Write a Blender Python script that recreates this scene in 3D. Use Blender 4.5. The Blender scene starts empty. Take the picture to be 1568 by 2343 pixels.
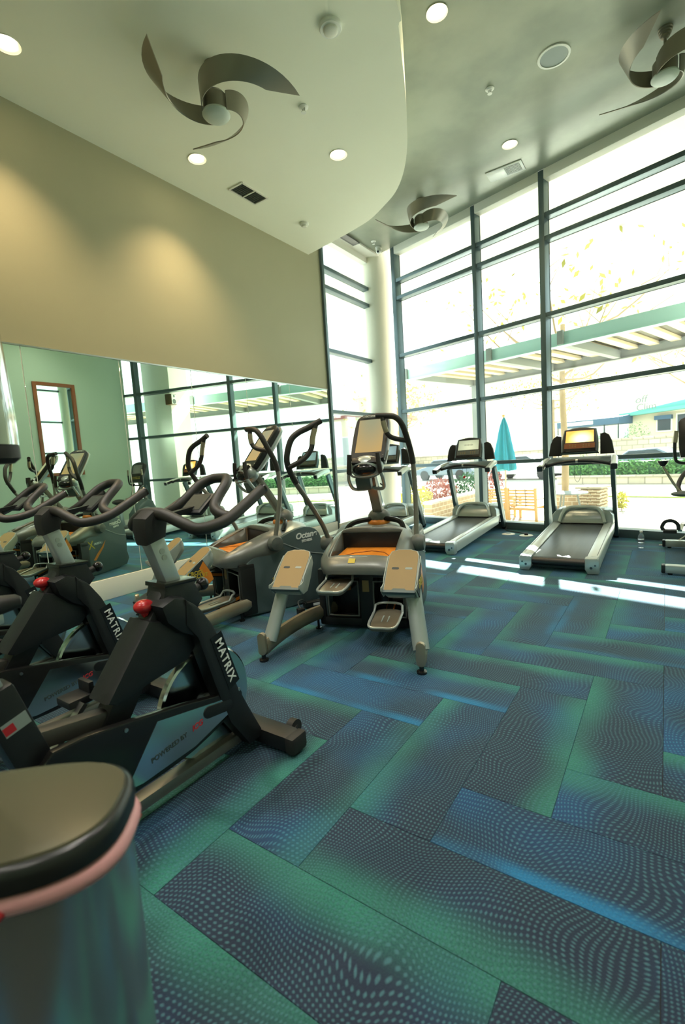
import bpy, bmesh, math, random
from mathutils import Vector as V, Matrix as M
random.seed(7)
SC = bpy.context.scene
COL = SC.collection
PI = math.pi

# ------------------------------------------------------------------ camera
cam_d = bpy.data.cameras.new('camera')
cam = bpy.data.objects.new('camera', cam_d); COL.objects.link(cam); SC.camera = cam
RX = V((0.82609588, 0.55989027, -0.06394122)); DN = V((0.00855808, -0.12591706, -0.99200386)); FW = V((-0.56346459, 0.81894309, -0.10881115))
mm = M.Identity(4)
for i in range(3):
    mm[i][0] = RX[i]; mm[i][1] = -DN[i]; mm[i][2] = -FW[i]
mm[2][3] = 1.25
cam.matrix_world = mm
cam_d.sensor_fit = 'VERTICAL'; cam_d.sensor_height = 36; cam_d.lens = 1084.07 / 2343 * 36
cam_d.clip_start = .02; cam_d.clip_end = 400
cam_d.dof.use_dof = True; cam_d.dof.focus_distance = 3.2; cam_d.dof.aperture_fstop = 2.6

# ------------------------------------------------------------------ world, sun, exposure
W = bpy.data.worlds.new('sky'); SC.world = W; W.use_nodes = True
nt = W.node_tree; bg = nt.nodes['Background']
bg.inputs[0].default_value = (0.90, 1.0, 1.0, 1); bg.inputs[1].default_value = 1.15
ANG = -0.258434                                   # the glass front runs 14.8 degrees off the room's grid
CD = V((math.cos(ANG), math.sin(ANG), 0)); CN = V((-math.sin(ANG), math.cos(ANG), 0))
sd = bpy.data.lights.new('sun', 'SUN'); sd.energy = 18; sd.angle = .009; sd.color = (1, .97, .88)
so = bpy.data.objects.new('sun', sd); COL.objects.link(so)
so.rotation_euler = (-CN * 2.55 + CD * 1.24 + V((0, 0, -2.21))).to_track_quat('-Z', 'Y').to_euler()
so.location = (0, 10, 12)
SC.view_settings.view_transform = 'Standard'; SC.view_settings.look = 'None'
SC.view_settings.exposure = 1.7; SC.view_settings.gamma = 1; SC.view_settings.use_curve_mapping = False
SC.cycles.use_denoising = True
SC.cycles.max_bounces = 10; SC.cycles.diffuse_bounces = 5; SC.cycles.glossy_bounces = 5; SC.cycles.transparent_max_bounces = 16
SC.cycles.sample_clamp_indirect = 8; SC.cycles.caustics_refractive = False

# ------------------------------------------------------------------ materials
def lin(h):
    if not isinstance(h, str): return (*h, 1) if len(h) == 3 else h
    c = [int(h[i:i + 2], 16) / 255 for i in (1, 3, 5)]
    return (*[x / 12.92 if x <= .04045 else ((x + .055) / 1.055) ** 2.4 for x in c], 1)
MT = {}
def mat(n, c, r=.5, m=0, spec=.5, emit=0, noise=0, nscale=8, bump=0, bscale=200, coat=0, ec=None):
    x = bpy.data.materials.new(n); x.use_nodes = True; t = x.node_tree; p = t.nodes['Principled BSDF']
    c = lin(c)
    p.inputs['Base Color'].default_value = c; p.inputs['Roughness'].default_value = r; p.inputs['Metallic'].default_value = m
    p.inputs['Specular IOR Level'].default_value = spec; p.inputs['Coat Weight'].default_value = coat
    tc = t.nodes.new('ShaderNodeTexCoord')
    if noise:
        n1 = t.nodes.new('ShaderNodeTexNoise'); n1.inputs['Scale'].default_value = nscale; n1.inputs['Detail'].default_value = 5
        t.links.new(tc.outputs['Object'], n1.inputs['Vector'])
        mx = t.nodes.new('ShaderNodeMix'); mx.data_type = 'RGBA'
        mx.inputs['A'].default_value = tuple(min(1, v * (1 - noise)) for v in c[:3]) + (1,)
        mx.inputs['B'].default_value = tuple(min(1, v * (1 + noise)) for v in c[:3]) + (1,)
        t.links.new(n1.outputs['Fac'], mx.inputs['Factor']); t.links.new(mx.outputs['Result'], p.inputs['Base Color'])
    if bump:
        n2 = t.nodes.new('ShaderNodeTexNoise'); n2.inputs['Scale'].default_value = bscale; n2.inputs['Detail'].default_value = 2
        t.links.new(tc.outputs['Object'], n2.inputs['Vector'])
        b = t.nodes.new('ShaderNodeBump'); b.inputs['Strength'].default_value = bump; b.inputs['Distance'].default_value = .002
        t.links.new(n2.outputs['Fac'], b.inputs['Height']); t.links.new(b.outputs['Normal'], p.inputs['Normal'])
    if emit:
        p.inputs['Emission Color'].default_value = lin(ec) if ec else c; p.inputs['Emission Strength'].default_value = emit
    MT[n] = x
    return x
mat('wall_paint', '#a5a084', .75, noise=.02, nscale=3, bump=.15, bscale=120)
mat('green_wall', '#b9cbb2', .75, bump=.1, bscale=120)
mat('soffit_paint', '#f3f3e0', .8, noise=.02, nscale=2)
mat('white_trim', '#e6e4d6', .5)
mat('white_plastic', '#ecece2', .35)
mat('column_plaster', '#e9e4cd', .7)
mat('frame_metal', '#586a6d', .38, .35)
mat('dark_gasket', '#2c3636', .6)
mat('black_plastic', '#17191a', .4, noise=.1, nscale=30, bump=.25, bscale=500)
mat('black_gloss', '#171716', .22)
mat('rubber', '#1f1e1c', .6)
mat('grip_foam', '#2b2824', .48, bump=.3, bscale=400)
mat('chrome', '#d8d8d4', .12, 1)
mat('steel', '#b9bbb6', .3, 1)
mat('brushed', '#c3c9c6', .33, .75)
mat('silver_paint', '#a9b3b1', .34, .45)
mat('pale_silver', '#cdd6d3', .3, .35)
mat('champagne', '#aa9f89', .32, .7)
mat('arm_steel', '#85827a', .38, .6)
mat('dark_tube', '#4b4943', .35, .4)
mat('polished', '#c6cfd0', .14, 1)
mat('bin_steel', '#c2cac6', .2, .95)
mat('tan_pad', '#8f784c', .55, bump=.2, bscale=300)
mat('grey_shell', '#6d716c', .35, .35, noise=.04, nscale=5)
mat('flank_grey', '#4f5f60', .45, .1)
mat('grey_plastic', '#5c625e', .45)
mat('light_grey', '#8f9a94', .4)
mat('orange', '#d9822a', .4)
mat('orange_mottled', '#e08a2c', .35, noise=.3, nscale=14)  # mottled orange plastic, no emission
mat('yellow', '#c7b037', .45)
mat('red', '#b81e24', .25, coat=.6)
mat('red_flat', '#b3232b', .5)
mat('white_ink', '#e8ece8', .5)
mat('dark_ink', '#33413f', .5)
mat('brown_frame', '#8a4d22', .45, noise=.15, nscale=12)
mat('pink_bag', '#d79a9c', .35)
mat('lid_black', '#191b1a', .28)
mat('lid_top', '#54513f', .27, .25, bump=.1, bscale=300)
mat('fan_bronze', '#8a8474', .34, .45)
mat('fan_lens', '#c3ccc0', .4)
mat('lamp_lens', '#fff0cc', .4, emit=14, ec=(1, .84, .52))
mat('deck_grey', '#3c4749', .5)
mat('tan_wood', '#b98f58', .6, noise=.15, nscale=10)
mat('concrete', '#aba598', .9, noise=.06, nscale=2)
mat('asphalt', '#9a9890', .95)
mat('lawn', '#8d9a5a', .95, noise=.2, nscale=3)
mat('leaf_green', '#4f7a44', .8, noise=.3, nscale=4)
mat('leaf_dark', '#35583c', .8, noise=.3, nscale=4)
mat('leaf_red', '#8a5148', .8, noise=.35, nscale=6)
mat('leaf_yellow', '#a8a24d', .8, noise=.3, nscale=4)
mat('bark', '#8d7b5f', .9, noise=.25, nscale=8)
mat('teal_canvas', '#1f8398', .75, noise=.1, nscale=6)
mat('canopy_teal', '#a3c6c1', .55, .1)
mat('canopy_beige', '#c4b89a', .6)
mat('canopy_grey', '#747c79', .6)
mat('teal_roof', '#5fa79a', .6)
mat('navy_awning', '#3e5a70', .7)
mat('stucco', '#cfc6b0', .9, noise=.04, nscale=2)
mat('car_paint', '#5a6a76', .3, .4, coat=.5)
mat('car_white', '#cfd2d0', .3, .1, coat=.5)
mat('dark_glass', '#2a3538', .1); mat('pale_glass', '#a9b4b4', .15)
mat('wood_box', '#6e4f31', .5, noise=.2, nscale=10)

def nodes(n):
    x = bpy.data.materials.new(n); x.use_nodes = True; MT[n] = x
    return x.node_tree, x.node_tree.nodes['Principled BSDF']
def N(t, k, **kw):
    n = t.nodes.new('ShaderNode' + k)
    for a, b in kw.items(): setattr(n, a, b)
    return n
def math_(t, op, a, b=None, c=None, clamp=False):
    n = N(t, 'Math', operation=op); n.use_clamp = clamp
    for i, v in enumerate((a, b, c)):
        if v is None: continue
        if isinstance(v, (int, float)): n.inputs[i].default_value = v
        else: t.links.new(v, n.inputs[i])
    return n.outputs[0]
def mixc(t, f, a, b, blend='MIX'):
    n = N(t, 'Mix', data_type='RGBA', blend_type=blend)
    for k, v in (('Factor', f), ('A', a), ('B', b)):
        s = [i for i in n.inputs if i.name == k and (k == 'Factor' and i.type == 'VALUE' or k != 'Factor' and i.type == 'RGBA')][0]
        if isinstance(v, (int, float)): s.default_value = v
        elif isinstance(v, (tuple, str)): s.default_value = lin(v)
        else: t.links.new(v, s)
    return [o for o in n.outputs if o.type == 'RGBA'][0]
def ramp(t, x, lo, hi):
    n = N(t, 'MapRange', interpolation_type='SMOOTHSTEP'); t.links.new(x, n.inputs[0])
    n.inputs[1].default_value = lo; n.inputs[2].default_value = hi
    return n.outputs[0]

# carpet plank print: heathered woven dots that swirl, a soft green band along one long side, blue along the other
t, p = nodes('carpet')
uv = N(t, 'UVMap'); sx = N(t, 'SeparateXYZ'); t.links.new(uv.outputs[0], sx.inputs[0])
oi = N(t, 'ObjectInfo'); oc = N(t, 'SeparateColor'); t.links.new(oi.outputs['Color'], oc.inputs[0])
tc = N(t, 'TexCoord'); geo = N(t, 'NewGeometry')
off = N(t, 'VectorMath', operation='SCALE'); 
cmb = N(t, 'CombineXYZ'); t.links.new(oi.outputs['Random'], cmb.inputs[0]); t.links.new(oi.outputs['Random'], cmb.inputs[1])
t.links.new(cmb.outputs[0], off.inputs[0]); off.inputs['Scale'].default_value = 37.0
pos = N(t, 'VectorMath', operation='ADD'); t.links.new(geo.outputs['Position'], pos.inputs[0]); t.links.new(off.outputs[0], pos.inputs[1])
nz = N(t, 'TexNoise'); nz.inputs['Scale'].default_value = 3.2; nz.inputs['Detail'].default_value = 0.6; t.links.new(pos.outputs[0], nz.inputs['Vector'])
sub = N(t, 'VectorMath', operation='SUBTRACT'); t.links.new(nz.outputs['Color'], sub.inputs[0]); sub.inputs[1].default_value = (.5, .5, .5)
scl = N(t, 'VectorMath', operation='SCALE'); t.links.new(sub.outputs[0], scl.inputs[0]); scl.inputs['Scale'].default_value = .22
wp = N(t, 'VectorMath', operation='ADD'); t.links.new(pos.outputs[0], wp.inputs[0]); t.links.new(scl.outputs[0], wp.inputs[1])
ws = N(t, 'SeparateXYZ'); t.links.new(wp.outputs[0], ws.inputs[0])
PIT = 2 * PI / .0155
gx = math_(t, 'SINE', math_(t, 'MULTIPLY', math_(t, 'ADD', ws.outputs[0], ws.outputs[1]), PIT * .5))
gy = math_(t, 'SINE', math_(t, 'MULTIPLY', math_(t, 'SUBTRACT', ws.outputs[0], ws.outputs[1]), PIT * .62))
dots = ramp(t, math_(t, 'MULTIPLY', gx, gy), .1, .9)
fz = N(t, 'TexNoise'); fz.inputs['Scale'].default_value = 160; fz.inputs['Detail'].default_value = 2; t.links.new(geo.outputs['Position'], fz.inputs['Vector'])
big = N(t, 'TexNoise'); big.inputs['Scale'].default_value = 2.2; big.inputs['Detail'].default_value = 1; t.links.new(pos.outputs[0], big.inputs['Vector'])
hue = ramp(t, math_(t, 'ADD', math_(t, 'MULTIPLY', math_(t, 'SUBTRACT', big.outputs['Fac'], .5), 1.6), oc.outputs['Blue']), .1, .9)
base = mixc(t, hue, '#1c2539', '#184775')
dotc = mixc(t, hue, '#4a777f', '#3882a2')
body = mixc(t, math_(t, 'MULTIPLY', dots, .72), base, dotc)
wob = math_(t, 'MULTIPLY', math_(t, 'SUBTRACT', big.outputs['Fac'], .5), .45)
v1 = math_(t, 'ADD', sx.outputs[1], wob)
gband = math_(t, 'MULTIPLY', math_(t, 'MULTIPLY', ramp(t, v1, .5, 1.0), math_(t, 'ADD', .55, math_(t, 'MULTIPLY', ramp(t, nz.outputs['Fac'], .35, .65), .45))), oc.outputs['Red'])
greenc = mixc(t, ramp(t, fz.outputs['Fac'], .35, .65), '#226756', '#3a8e78')
c1 = mixc(t, math_(t, 'MULTIPLY', gband, math_(t, 'SUBTRACT', .92, math_(t, 'MULTIPLY', dots, .38))), body, greenc)
v2 = math_(t, 'ADD', sx.outputs[1], math_(t, 'MULTIPLY', wob, .3))
bband = math_(t, 'MULTIPLY', math_(t, 'MULTIPLY', ramp(t, nz.outputs['Fac'], .3, .62), .9), math_(t, 'MULTIPLY', math_(t, 'SUBTRACT', 1.0, ramp(t, v2, .06, .24)), oc.outputs['Green']))
c2 = mixc(t, bband, c1, '#1b74a4')
c3 = mixc(t, math_(t, 'MULTIPLY', ramp(t, fz.outputs['Fac'], .3, .7), .28), c2, (0.012, 0.02, 0.028))
t.links.new(c3, p.inputs['Base Color']); p.inputs['Roughness'].default_value = .82; p.inputs['Specular IOR Level'].default_value = .35
p.inputs['Sheen Weight'].default_value = .3; p.inputs['Sheen Tint'].default_value = (.35, .75, 1, 1)
bp = N(t, 'Bump'); bp.inputs['Strength'].default_value = .5; bp.inputs['Distance'].default_value = .004
t.links.new(math_(t, 'ADD', math_(t, 'MULTIPLY', dots, .6), math_(t, 'MULTIPLY', fz.outputs['Fac'], .5)), bp.inputs['Height']); t.links.new(bp.outputs[0], p.inputs['Normal'])

# troweled metallic ceiling
t, p = nodes('ceiling_plaster'); tc = N(t, 'TexCoord')
n1 = N(t, 'TexNoise'); n1.inputs['Scale'].default_value = 1.3; n1.inputs['Detail'].default_value = 6; t.links.new(tc.outputs['Object'], n1.inputs['Vector'])
t.links.new(mixc(t, ramp(t, n1.outputs['Fac'], .3, .7), '#8b9180', '#a7ab96'), p.inputs['Base Color'])
p.inputs['Roughness'].default_value = .45; p.inputs['Metallic'].default_value = .1
# mirror silver and lightly veiled glazing
t, p = nodes('mirror'); p.inputs['Base Color'].default_value = lin('#dff0e4'); p.inputs['Metallic'].default_value = 1; p.inputs['Roughness'].default_value = .005
t, p = nodes('glass'); t.nodes.remove(p); o = t.nodes['Material Output']
tr = N(t, 'BsdfTransparent'); tr.inputs[0].default_value = (.93, .985, .965, 1); gl = N(t, 'BsdfGlossy'); gl.inputs['Roughness'].default_value = .01
fr = N(t, 'Fresnel'); fr.inputs[0].default_value = 1.35; ms = N(t, 'MixShader')
t.links.new(math_(t, 'MULTIPLY', fr.outputs[0], .6), ms.inputs[0]); t.links.new(tr.outputs[0], ms.inputs[1]); t.links.new(gl.outputs[0], ms.inputs[2]); 
veil = N(t, 'BsdfTranslucent'); veil.inputs[0].default_value = (1, 1, 1, 1); m2 = N(t, 'MixShader'); m2.inputs[0].default_value = .004  # thin white veil mixed in to imitate glare through the panes
t.links.new(ms.outputs[0], m2.inputs[1]); t.links.new(veil.outputs[0], m2.inputs[2]); t.links.new(m2.outputs[0], o.inputs[0])
t, p = nodes('clear_plastic'); p.inputs['Base Color'].default_value = (.9, .95, 1, 1); p.inputs['Transmission Weight'].default_value = .85; p.inputs['Roughness'].default_value = .05; p.inputs['IOR'].default_value = 1.2
# treadmill belt: dark woven with paler grey streaks along its length
t, p = nodes('belt'); tc = N(t, 'TexCoord'); mp = N(t, 'Mapping'); mp.inputs['Scale'].default_value = (14, 1.2, 1); t.links.new(tc.outputs['Object'], mp.inputs[0])
n1 = N(t, 'TexNoise'); n1.inputs['Scale'].default_value = 1; n1.inputs['Detail'].default_value = 4; t.links.new(mp.outputs[0], n1.inputs['Vector'])
t.links.new(mixc(t, n1.outputs['Fac'], '#30363a', '#5a6468'), p.inputs['Base Color']); p.inputs['Roughness'].default_value = .33
# brick and coursed stone for the things outside
def brick_mat(n, a, b, mo, sc, bw=.5, bh=.25):
    t, p = nodes(n); tc = N(t, 'TexCoord'); mp = N(t, 'Mapping'); mp.inputs['Rotation'].default_value = (PI / 2, 0, 0); t.links.new(tc.outputs['Object'], mp.inputs[0])
    br = N(t, 'TexBrick'); br.inputs['Color1'].default_value = lin(a); br.inputs['Color2'].default_value = lin(b); br.inputs['Mortar'].default_value = lin(mo)
    br.inputs['Scale'].default_value = sc; br.inputs['Brick Width'].default_value = bw; br.inputs['Row Height'].default_value = bh; br.inputs['Mortar Size'].default_value = .02
    t.links.new(mp.outputs[0], br.inputs['Vector']); t.links.new(br.outputs['Color'], p.inputs['Base Color']); p.inputs['Roughness'].default_value = .9
brick_mat('brick', '#8e7a62', '#a48e70', '#b9b09c', 2.4)
brick_mat('stone', '#a89f8c', '#bdb4a0', '#8d8676', .9)
# screens
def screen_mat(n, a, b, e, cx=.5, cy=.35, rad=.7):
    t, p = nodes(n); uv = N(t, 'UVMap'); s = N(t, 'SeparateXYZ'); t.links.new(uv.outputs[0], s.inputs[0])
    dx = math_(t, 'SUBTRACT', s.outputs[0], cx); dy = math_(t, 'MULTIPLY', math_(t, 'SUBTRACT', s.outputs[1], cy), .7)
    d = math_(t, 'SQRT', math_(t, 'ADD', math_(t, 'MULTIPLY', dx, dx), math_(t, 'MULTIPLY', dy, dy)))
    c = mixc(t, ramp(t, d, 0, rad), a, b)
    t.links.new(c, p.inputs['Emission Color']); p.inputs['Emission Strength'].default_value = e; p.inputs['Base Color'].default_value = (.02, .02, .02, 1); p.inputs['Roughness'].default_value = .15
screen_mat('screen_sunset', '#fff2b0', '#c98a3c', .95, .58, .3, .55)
screen_mat('screen_olive', '#8d9477', '#737a62', .8)
screen_mat('screen_slate', '#6f8583', '#5b6d6d', .7)
screen_mat('screen_dim', '#75775f', '#a08048', .55, .5, 1.2, 1.3)
screen_mat('screen_off', '#3d3f33', '#2e3028', .6)

# ------------------------------------------------------------------ mesh helpers
def smooth(pts, n=6, closed=False):
    P = [V(p) for p in pts]; out = []; L = len(P)
    for i in range(L if closed else L - 1):
        a, b, c, d = (P[(i - 1) % L], P[i], P[(i + 1) % L], P[(i + 2) % L]) if closed else (P[max(i - 1, 0)], P[i], P[i + 1], P[min(i + 2, L - 1)])
        for k in range(n):
            u = k / n
            out.append(.5 * ((2 * b) + (c - a) * u + (2 * a - 5 * b + 4 * c - d) * u * u + (3 * b - a - 3 * c + d) * u ** 3))
    if not closed: out.append(P[-1])
    return out
class B:
    def __init__(s): s.bm = bmesh.new(); s.uv = None
    def face(s, vs):
        try: return s.bm.faces.new(vs)
        except ValueError: return None
    def poly(s, faces, pts):
        v = [s.bm.verts.new(p) for p in pts]; return [s.face([v[i] for i in f]) for f in faces]
    def _bev(s, fs, off, seg=2):
        es = list({e for f in fs if f for e in f.edges})
        bmesh.ops.bevel(s.bm, geom=es, offset=off, segments=seg, affect='EDGES', profile=.6, clamp_overlap=True)
    def box(s, c, d, R=None, bev=0, seg=2):
        h = V(d) / 2; c = V(c); P = []
        for z in (-1, 1):
            for y in (-1, 1):
                for x in (-1, 1):
                    q = V((x * h.x, y * h.y, z * h.z)); P.append(c + (R @ q if R else q))
        fs = s.poly([(0, 2, 3, 1), (4, 5, 7, 6), (0, 1, 5, 4), (2, 6, 7, 3), (0, 4, 6, 2), (1, 3, 7, 5)], P)
        if bev: s._bev(fs, bev, seg)
        return s
    def prism(s, poly, ax, a, b, bev=0, R=None, seg=2):
        def m(u, w, k):
            q = V((k, u, w)) if ax == 'X' else V((u, k, w)) if ax == 'Y' else V((u, w, k))
            return R @ q if R else q
        n = len(poly); A = [s.bm.verts.new(m(*q, a)) for q in poly]; C = [s.bm.verts.new(m(*q, b)) for q in poly]
        fs = [s.face(A[::-1]), s.face(C)] + [s.face([A[i], A[(i + 1) % n], C[(i + 1) % n], C[i]]) for i in range(n)]
        bmesh.ops.recalc_face_normals(s.bm, faces=[f for f in fs if f])
        if bev: s._bev(fs[:2], bev, seg)
        return s
    def rings(s, R, close=True, caps=True, loop=False):
        G = [[s.bm.verts.new(p) for p in r] for r in R]; n = len(G[0]); fs = []
        rng = range(len(G)) if loop else range(len(G) - 1)
        for i in rng:
            a, b = G[i], G[(i + 1) % len(G)]
            for j in range(n if close else n - 1): fs.append(s.face([a[j], a[(j + 1) % n], b[(j + 1) % n], b[j]]))
        if caps and not loop: fs += [s.face(G[0][::-1]), s.face(G[-1])]
        bmesh.ops.recalc_face_normals(s.bm, faces=[f for f in fs if f])
        return s
    def tube(s, pts, r, n=10, closed=False, flat=1, up=None):
        P = [V(p) for p in pts]; L = len(P); R = []; prev = None
        for i in range(L):
            tg = (P[(i + 1) % L] - P[i - 1]) if closed else (P[min(i + 1, L - 1)] - P[max(i - 1, 0)])
            tg.normalize()
            if prev is None or up:
                u = V(up) if up else (V((0, 0, 1)) if abs(tg.z) < .9 else V((1, 0, 0)))
            else: u = prev
            u = (u - tg * u.dot(tg)).normalized(); prev = u; w = tg.cross(u)
            rr = r[i] if isinstance(r, (list, tuple)) else r
            R.append([P[i] + (u * math.cos(k * 2 * PI / n) * flat + w * math.sin(k * 2 * PI / n)) * rr for k in range(n)])
        return s.rings(R, loop=closed)
    def cyl(s, a, b, r, r2=None, n=20):
        return s.tube([a, b], [r, r if r2 is None else r2], n)
    def bar(s, a, b, w, h, up=(0, 0, 1), bev=0):
        a = V(a); b = V(b); tg = (b - a).normalized(); u = V(up); u = (u - tg * u.dot(tg)).normalized(); x = tg.cross(u)
        return s.box((a + b) / 2, (w, (b - a).length, h), M((x, tg, u)).transposed(), bev)
    def beam(s, pts, w, h, up=(0, 0, 1)):
        P = [V(p) for p in pts]; R = []
        for i in range(len(P)):
            tg = (P[min(i + 1, len(P) - 1)] - P[max(i - 1, 0)]).normalized(); u = V(up); u = (u - tg * u.dot(tg)).normalized(); x = tg.cross(u)
            a, b = w / 2, h / 2; k = .28
            R.append([P[i] + x * (a * p) + u * (b * q) for p, q in ((1, 1 - 2 * k), (1 - 2 * k * b / a if a > b else 1 - 2 * k, 1), (-(1 - 2 * k), 1), (-1, 1 - 2 * k), (-1, -(1 - 2 * k)), (-(1 - 2 * k), -1), (1 - 2 * k, -1), (1, -(1 - 2 * k)))])
        return s.rings(R)
    def lathe(s, prof, c=(0, 0, 0), n=28, Rm=None):
        c = V(c); R = []
        for r, z in prof:
            ring = [V((max(r, 1e-5) * math.cos(k * 2 * PI / n), max(r, 1e-5) * math.sin(k * 2 * PI / n), z)) for k in range(n)]
            R.append([c + (Rm @ q if Rm else q) for q in ring])
        return s.rings(R)
    def ball(s, c, r, n=16, sz=(1, 1, 1)):
        return s.lathe([(r * math.sin(PI * i / n) * 1, -r * math.cos(PI * i / n)) for i in range(n + 1)], c, n * 2 if n < 12 else 24) if sz == (1, 1, 1) else s._ell(c, r, n, sz)
    def _ell(s, c, r, n, sz):
        R = [[V(c) + V((r * sz[0] * math.sin(PI * i / n + 1e-4) * math.cos(k * 2 * PI / n), r * sz[1] * math.sin(PI * i / n + 1e-4) * math.sin(k * 2 * PI / n), -r * sz[2] * math.cos(PI * i / n))) for k in range(n)] for i in range(n + 1)]
        return s.rings(R)
    def quad(s, a, b, c, d):
        f = s.poly([(0, 1, 2, 3)], [a, b, c, d])[0]
        L = s.bm.loops.layers.uv.verify()
        for l, q in zip(f.loops, ((0, 0), (1, 0), (1, 1), (0, 1))): l[L].uv = q
        return s
def mk(name, b, m, parent=None, ang=38, T=None):
    bm = b.bm
    if T: bmesh.ops.transform(bm, matrix=T, verts=bm.verts)
    bm.normal_update()
    for e in bm.edges:
        if len(e.link_faces) == 2 and e.calc_face_angle(0) > math.radians(ang): e.smooth = False
    for f in bm.faces: f.smooth = any(e.smooth and len(e.link_faces) == 2 for e in f.edges)
    me = bpy.data.meshes.new(name); bm.to_mesh(me); bm.free()
    me.materials.append(MT[m] if isinstance(m, str) else m)
    o = bpy.data.objects.new(name, me); COL.objects.link(o)
    if parent: o.parent = parent
    return o
def tag(o, label, cat, group=None):
    o['label'] = label; o['category'] = cat
    if group: o['group'] = group
    return o
def thing(name, label, cat, loc=(0, 0, 0), rz=0, group=None):
    o = bpy.data.objects.new(name, None); COL.objects.link(o); o.location = loc; o.rotation_euler = (0, 0, rz); o.empty_display_size = .1
    return tag(o, label, cat, group)
def struct(o): o['kind'] = 'structure'; return o
def sempty(name, loc=(0, 0, 0), rz=0):
    o = bpy.data.objects.new(name, None); COL.objects.link(o); o.location = loc; o.rotation_euler = (0, 0, rz); return struct(o)
def text(name, body, size, m, parent, loc, xd, ud, ext=.0012, align='CENTER', shear=0, bold=.0, sp=1):
    c = bpy.data.curves.new(name, 'FONT'); c.body = body; c.size = size; c.extrude = ext; c.align_x = align; c.align_y = 'CENTER'; c.shear = shear; c.offset = bold; c.space_character = sp
    t_ = bpy.data.objects.new(name + '_curve', c); COL.objects.link(t_)
    bpy.context.view_layer.update()
    me = bpy.data.meshes.new_from_object(t_.evaluated_get(bpy.context.evaluated_depsgraph_get()))
    bpy.data.objects.remove(t_)
    x = V(xd).normalized(); u = V(ud); u = (u - x * u.dot(x)).normalized(); n = x.cross(u)
    T = M((x, u, n)).transposed().to_4x4(); T.translation = V(loc); me.transform(T)
    me.materials.clear(); me.materials.append(MT[m])
    o = bpy.data.objects.new(name, me); COL.objects.link(o); o.parent = parent
    return o
RXm = lambda a: M.Rotation(a, 3, 'X')
RYm = lambda a: M.Rotation(a, 3, 'Y')
RZm = lambda a: M.Rotation(a, 3, 'Z')

# ------------------------------------------------------------------ setting: room shell
XL, XR, YB = -4.68, 1.35, -3.0
ZS, ZC = 4.49, 5.0
DF = 6.78                                         # distance of the glass front's inner plane along its normal
TF = M.Translation(CN * DF) @ M.Rotation(ANG, 4, 'Z')     # front frame: s along the glass, d outwards
def F(s, d, z): return TF @ V((s, d, z))
def ycurt(x): return (DF - CN.x * x) / CN.y
floor = struct(mk('floor', B().prism([(XL - .1, YB), (XR + .1, YB), (XR + .1, ycurt(XR + .1) + .15), (-5.0, ycurt(-5.0) + .15)], 'Z', -.2, -.01), 'rubber'))
# carpet planks in a three-to-one herringbone
UX, UY, OY = .3125, .295, .697
def clip(poly, nx, ny, c):
    out = []
    for i, (a, b) in enumerate(zip(poly, poly[1:] + poly[:1])):
        da = nx * a[0] + ny * a[1] - c; db = nx * b[0] + ny * b[1] - c
        if da <= 0: out.append(a)
        if da * db < 0:
            u = da / (da - db); out.append((a[0] + (b[0] - a[0]) * u, a[1] + (b[1] - a[1]) * u))
    return out
def plank(x0, y0, w, h, vert, flip, colr):
    g = .0012
    full = [(x0 + g, y0 + g), (x0 + w - g, y0 + g), (x0 + w - g, y0 + h - g), (x0 + g, y0 + h - g)]
    q = clip(full, CN.x, CN.y, DF - .002)
    for a in ((-1, 0, -(XL + .03)), (1, 0, XR), (0, 1, 6.56 if x0 < -4.4 else 99)):
        if q: q = clip(q, *a)
    if len(q) < 3 or y0 + h < -.15: return
    key = (vert, flip)
    if q == full and key in PM: me = PM[key]
    else:
        bm = bmesh.new(); top = [bm.verts.new((a - x0, b - y0, 0)) for a, b in q]; bot = [bm.verts.new((a - x0, b - y0, -.009)) for a, b in q]
        bm.faces.new(top); n = len(q)
        for i in range(n): bm.faces.new([top[i], bot[i], bot[(i + 1) % n], top[(i + 1) % n]])
        L = bm.loops.layers.uv.verify()
        for f in bm.faces:
            for l in f.loops:
                u, v = l.vert.co.x / w, l.vert.co.y / h
                if vert: u, v = v, 1 - u
                if flip: u, v = 1 - u, 1 - v
                l[L].uv = (u, v)
        me = bpy.data.meshes.new('carpet_plank'); bm.to_mesh(me); bm.free(); me.materials.append(MT['carpet'])
        if q == full: PM[key] = me
    o = bpy.data.objects.new('carpet_plank', me); COL.objects.link(o); o.location = (x0, y0, 0); o.parent = floor; o.color = (*colr, 1)
PM = {}
HAND = {  # (orientation, lattice x, lattice y): (flip, green, blue, hue)
    ('H', -3, 7): (0, 1, 0, .3), ('H', -4, 6): (0, 1, .0, .25), ('H', -5, 5): (0, 1, 1, .5), ('H', -6, 10): (0, .9, 0, .5), ('H', -2, 2): (0, .0, 1.0, .3),
    ('H', -3, 1): (1, .9, .0, .1), ('H', -2, 8): (0, 1, .4, .35), ('H', -4, 0): (0, 1, 0, .0), ('H', -1, 3): (0, 1, 0, .3), ('H', -5, -1): (0, 1, 0, .05), ('H', 0, 4): (0, 1, 0, .4),
    ('V', -5, 0): (1, 1, 0, .1), ('V', -4, 1): (1, .5, 0, .35), ('V', -3, 2): (0, 1, 0, .4), ('V', -2, 3): (1, 1, 0, .3), ('V', -1, 4): (0, 1, 0, .3), ('V', 0, 5): (1, 0, 0, .5), ('V', 0, -1): (1, .2, 0, .2), ('V', -6, -1): (1, 1, 0, .1),
    ('H', -2, -4): (0, .8, 0, .1), ('H', -1, -3): (0, .6, .4, .1), ('H', -9, 7): (0, .9, .2, .4), ('H', -6, 4): (0, .0, 1, .4)}
rnd = random.Random(11)
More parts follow.
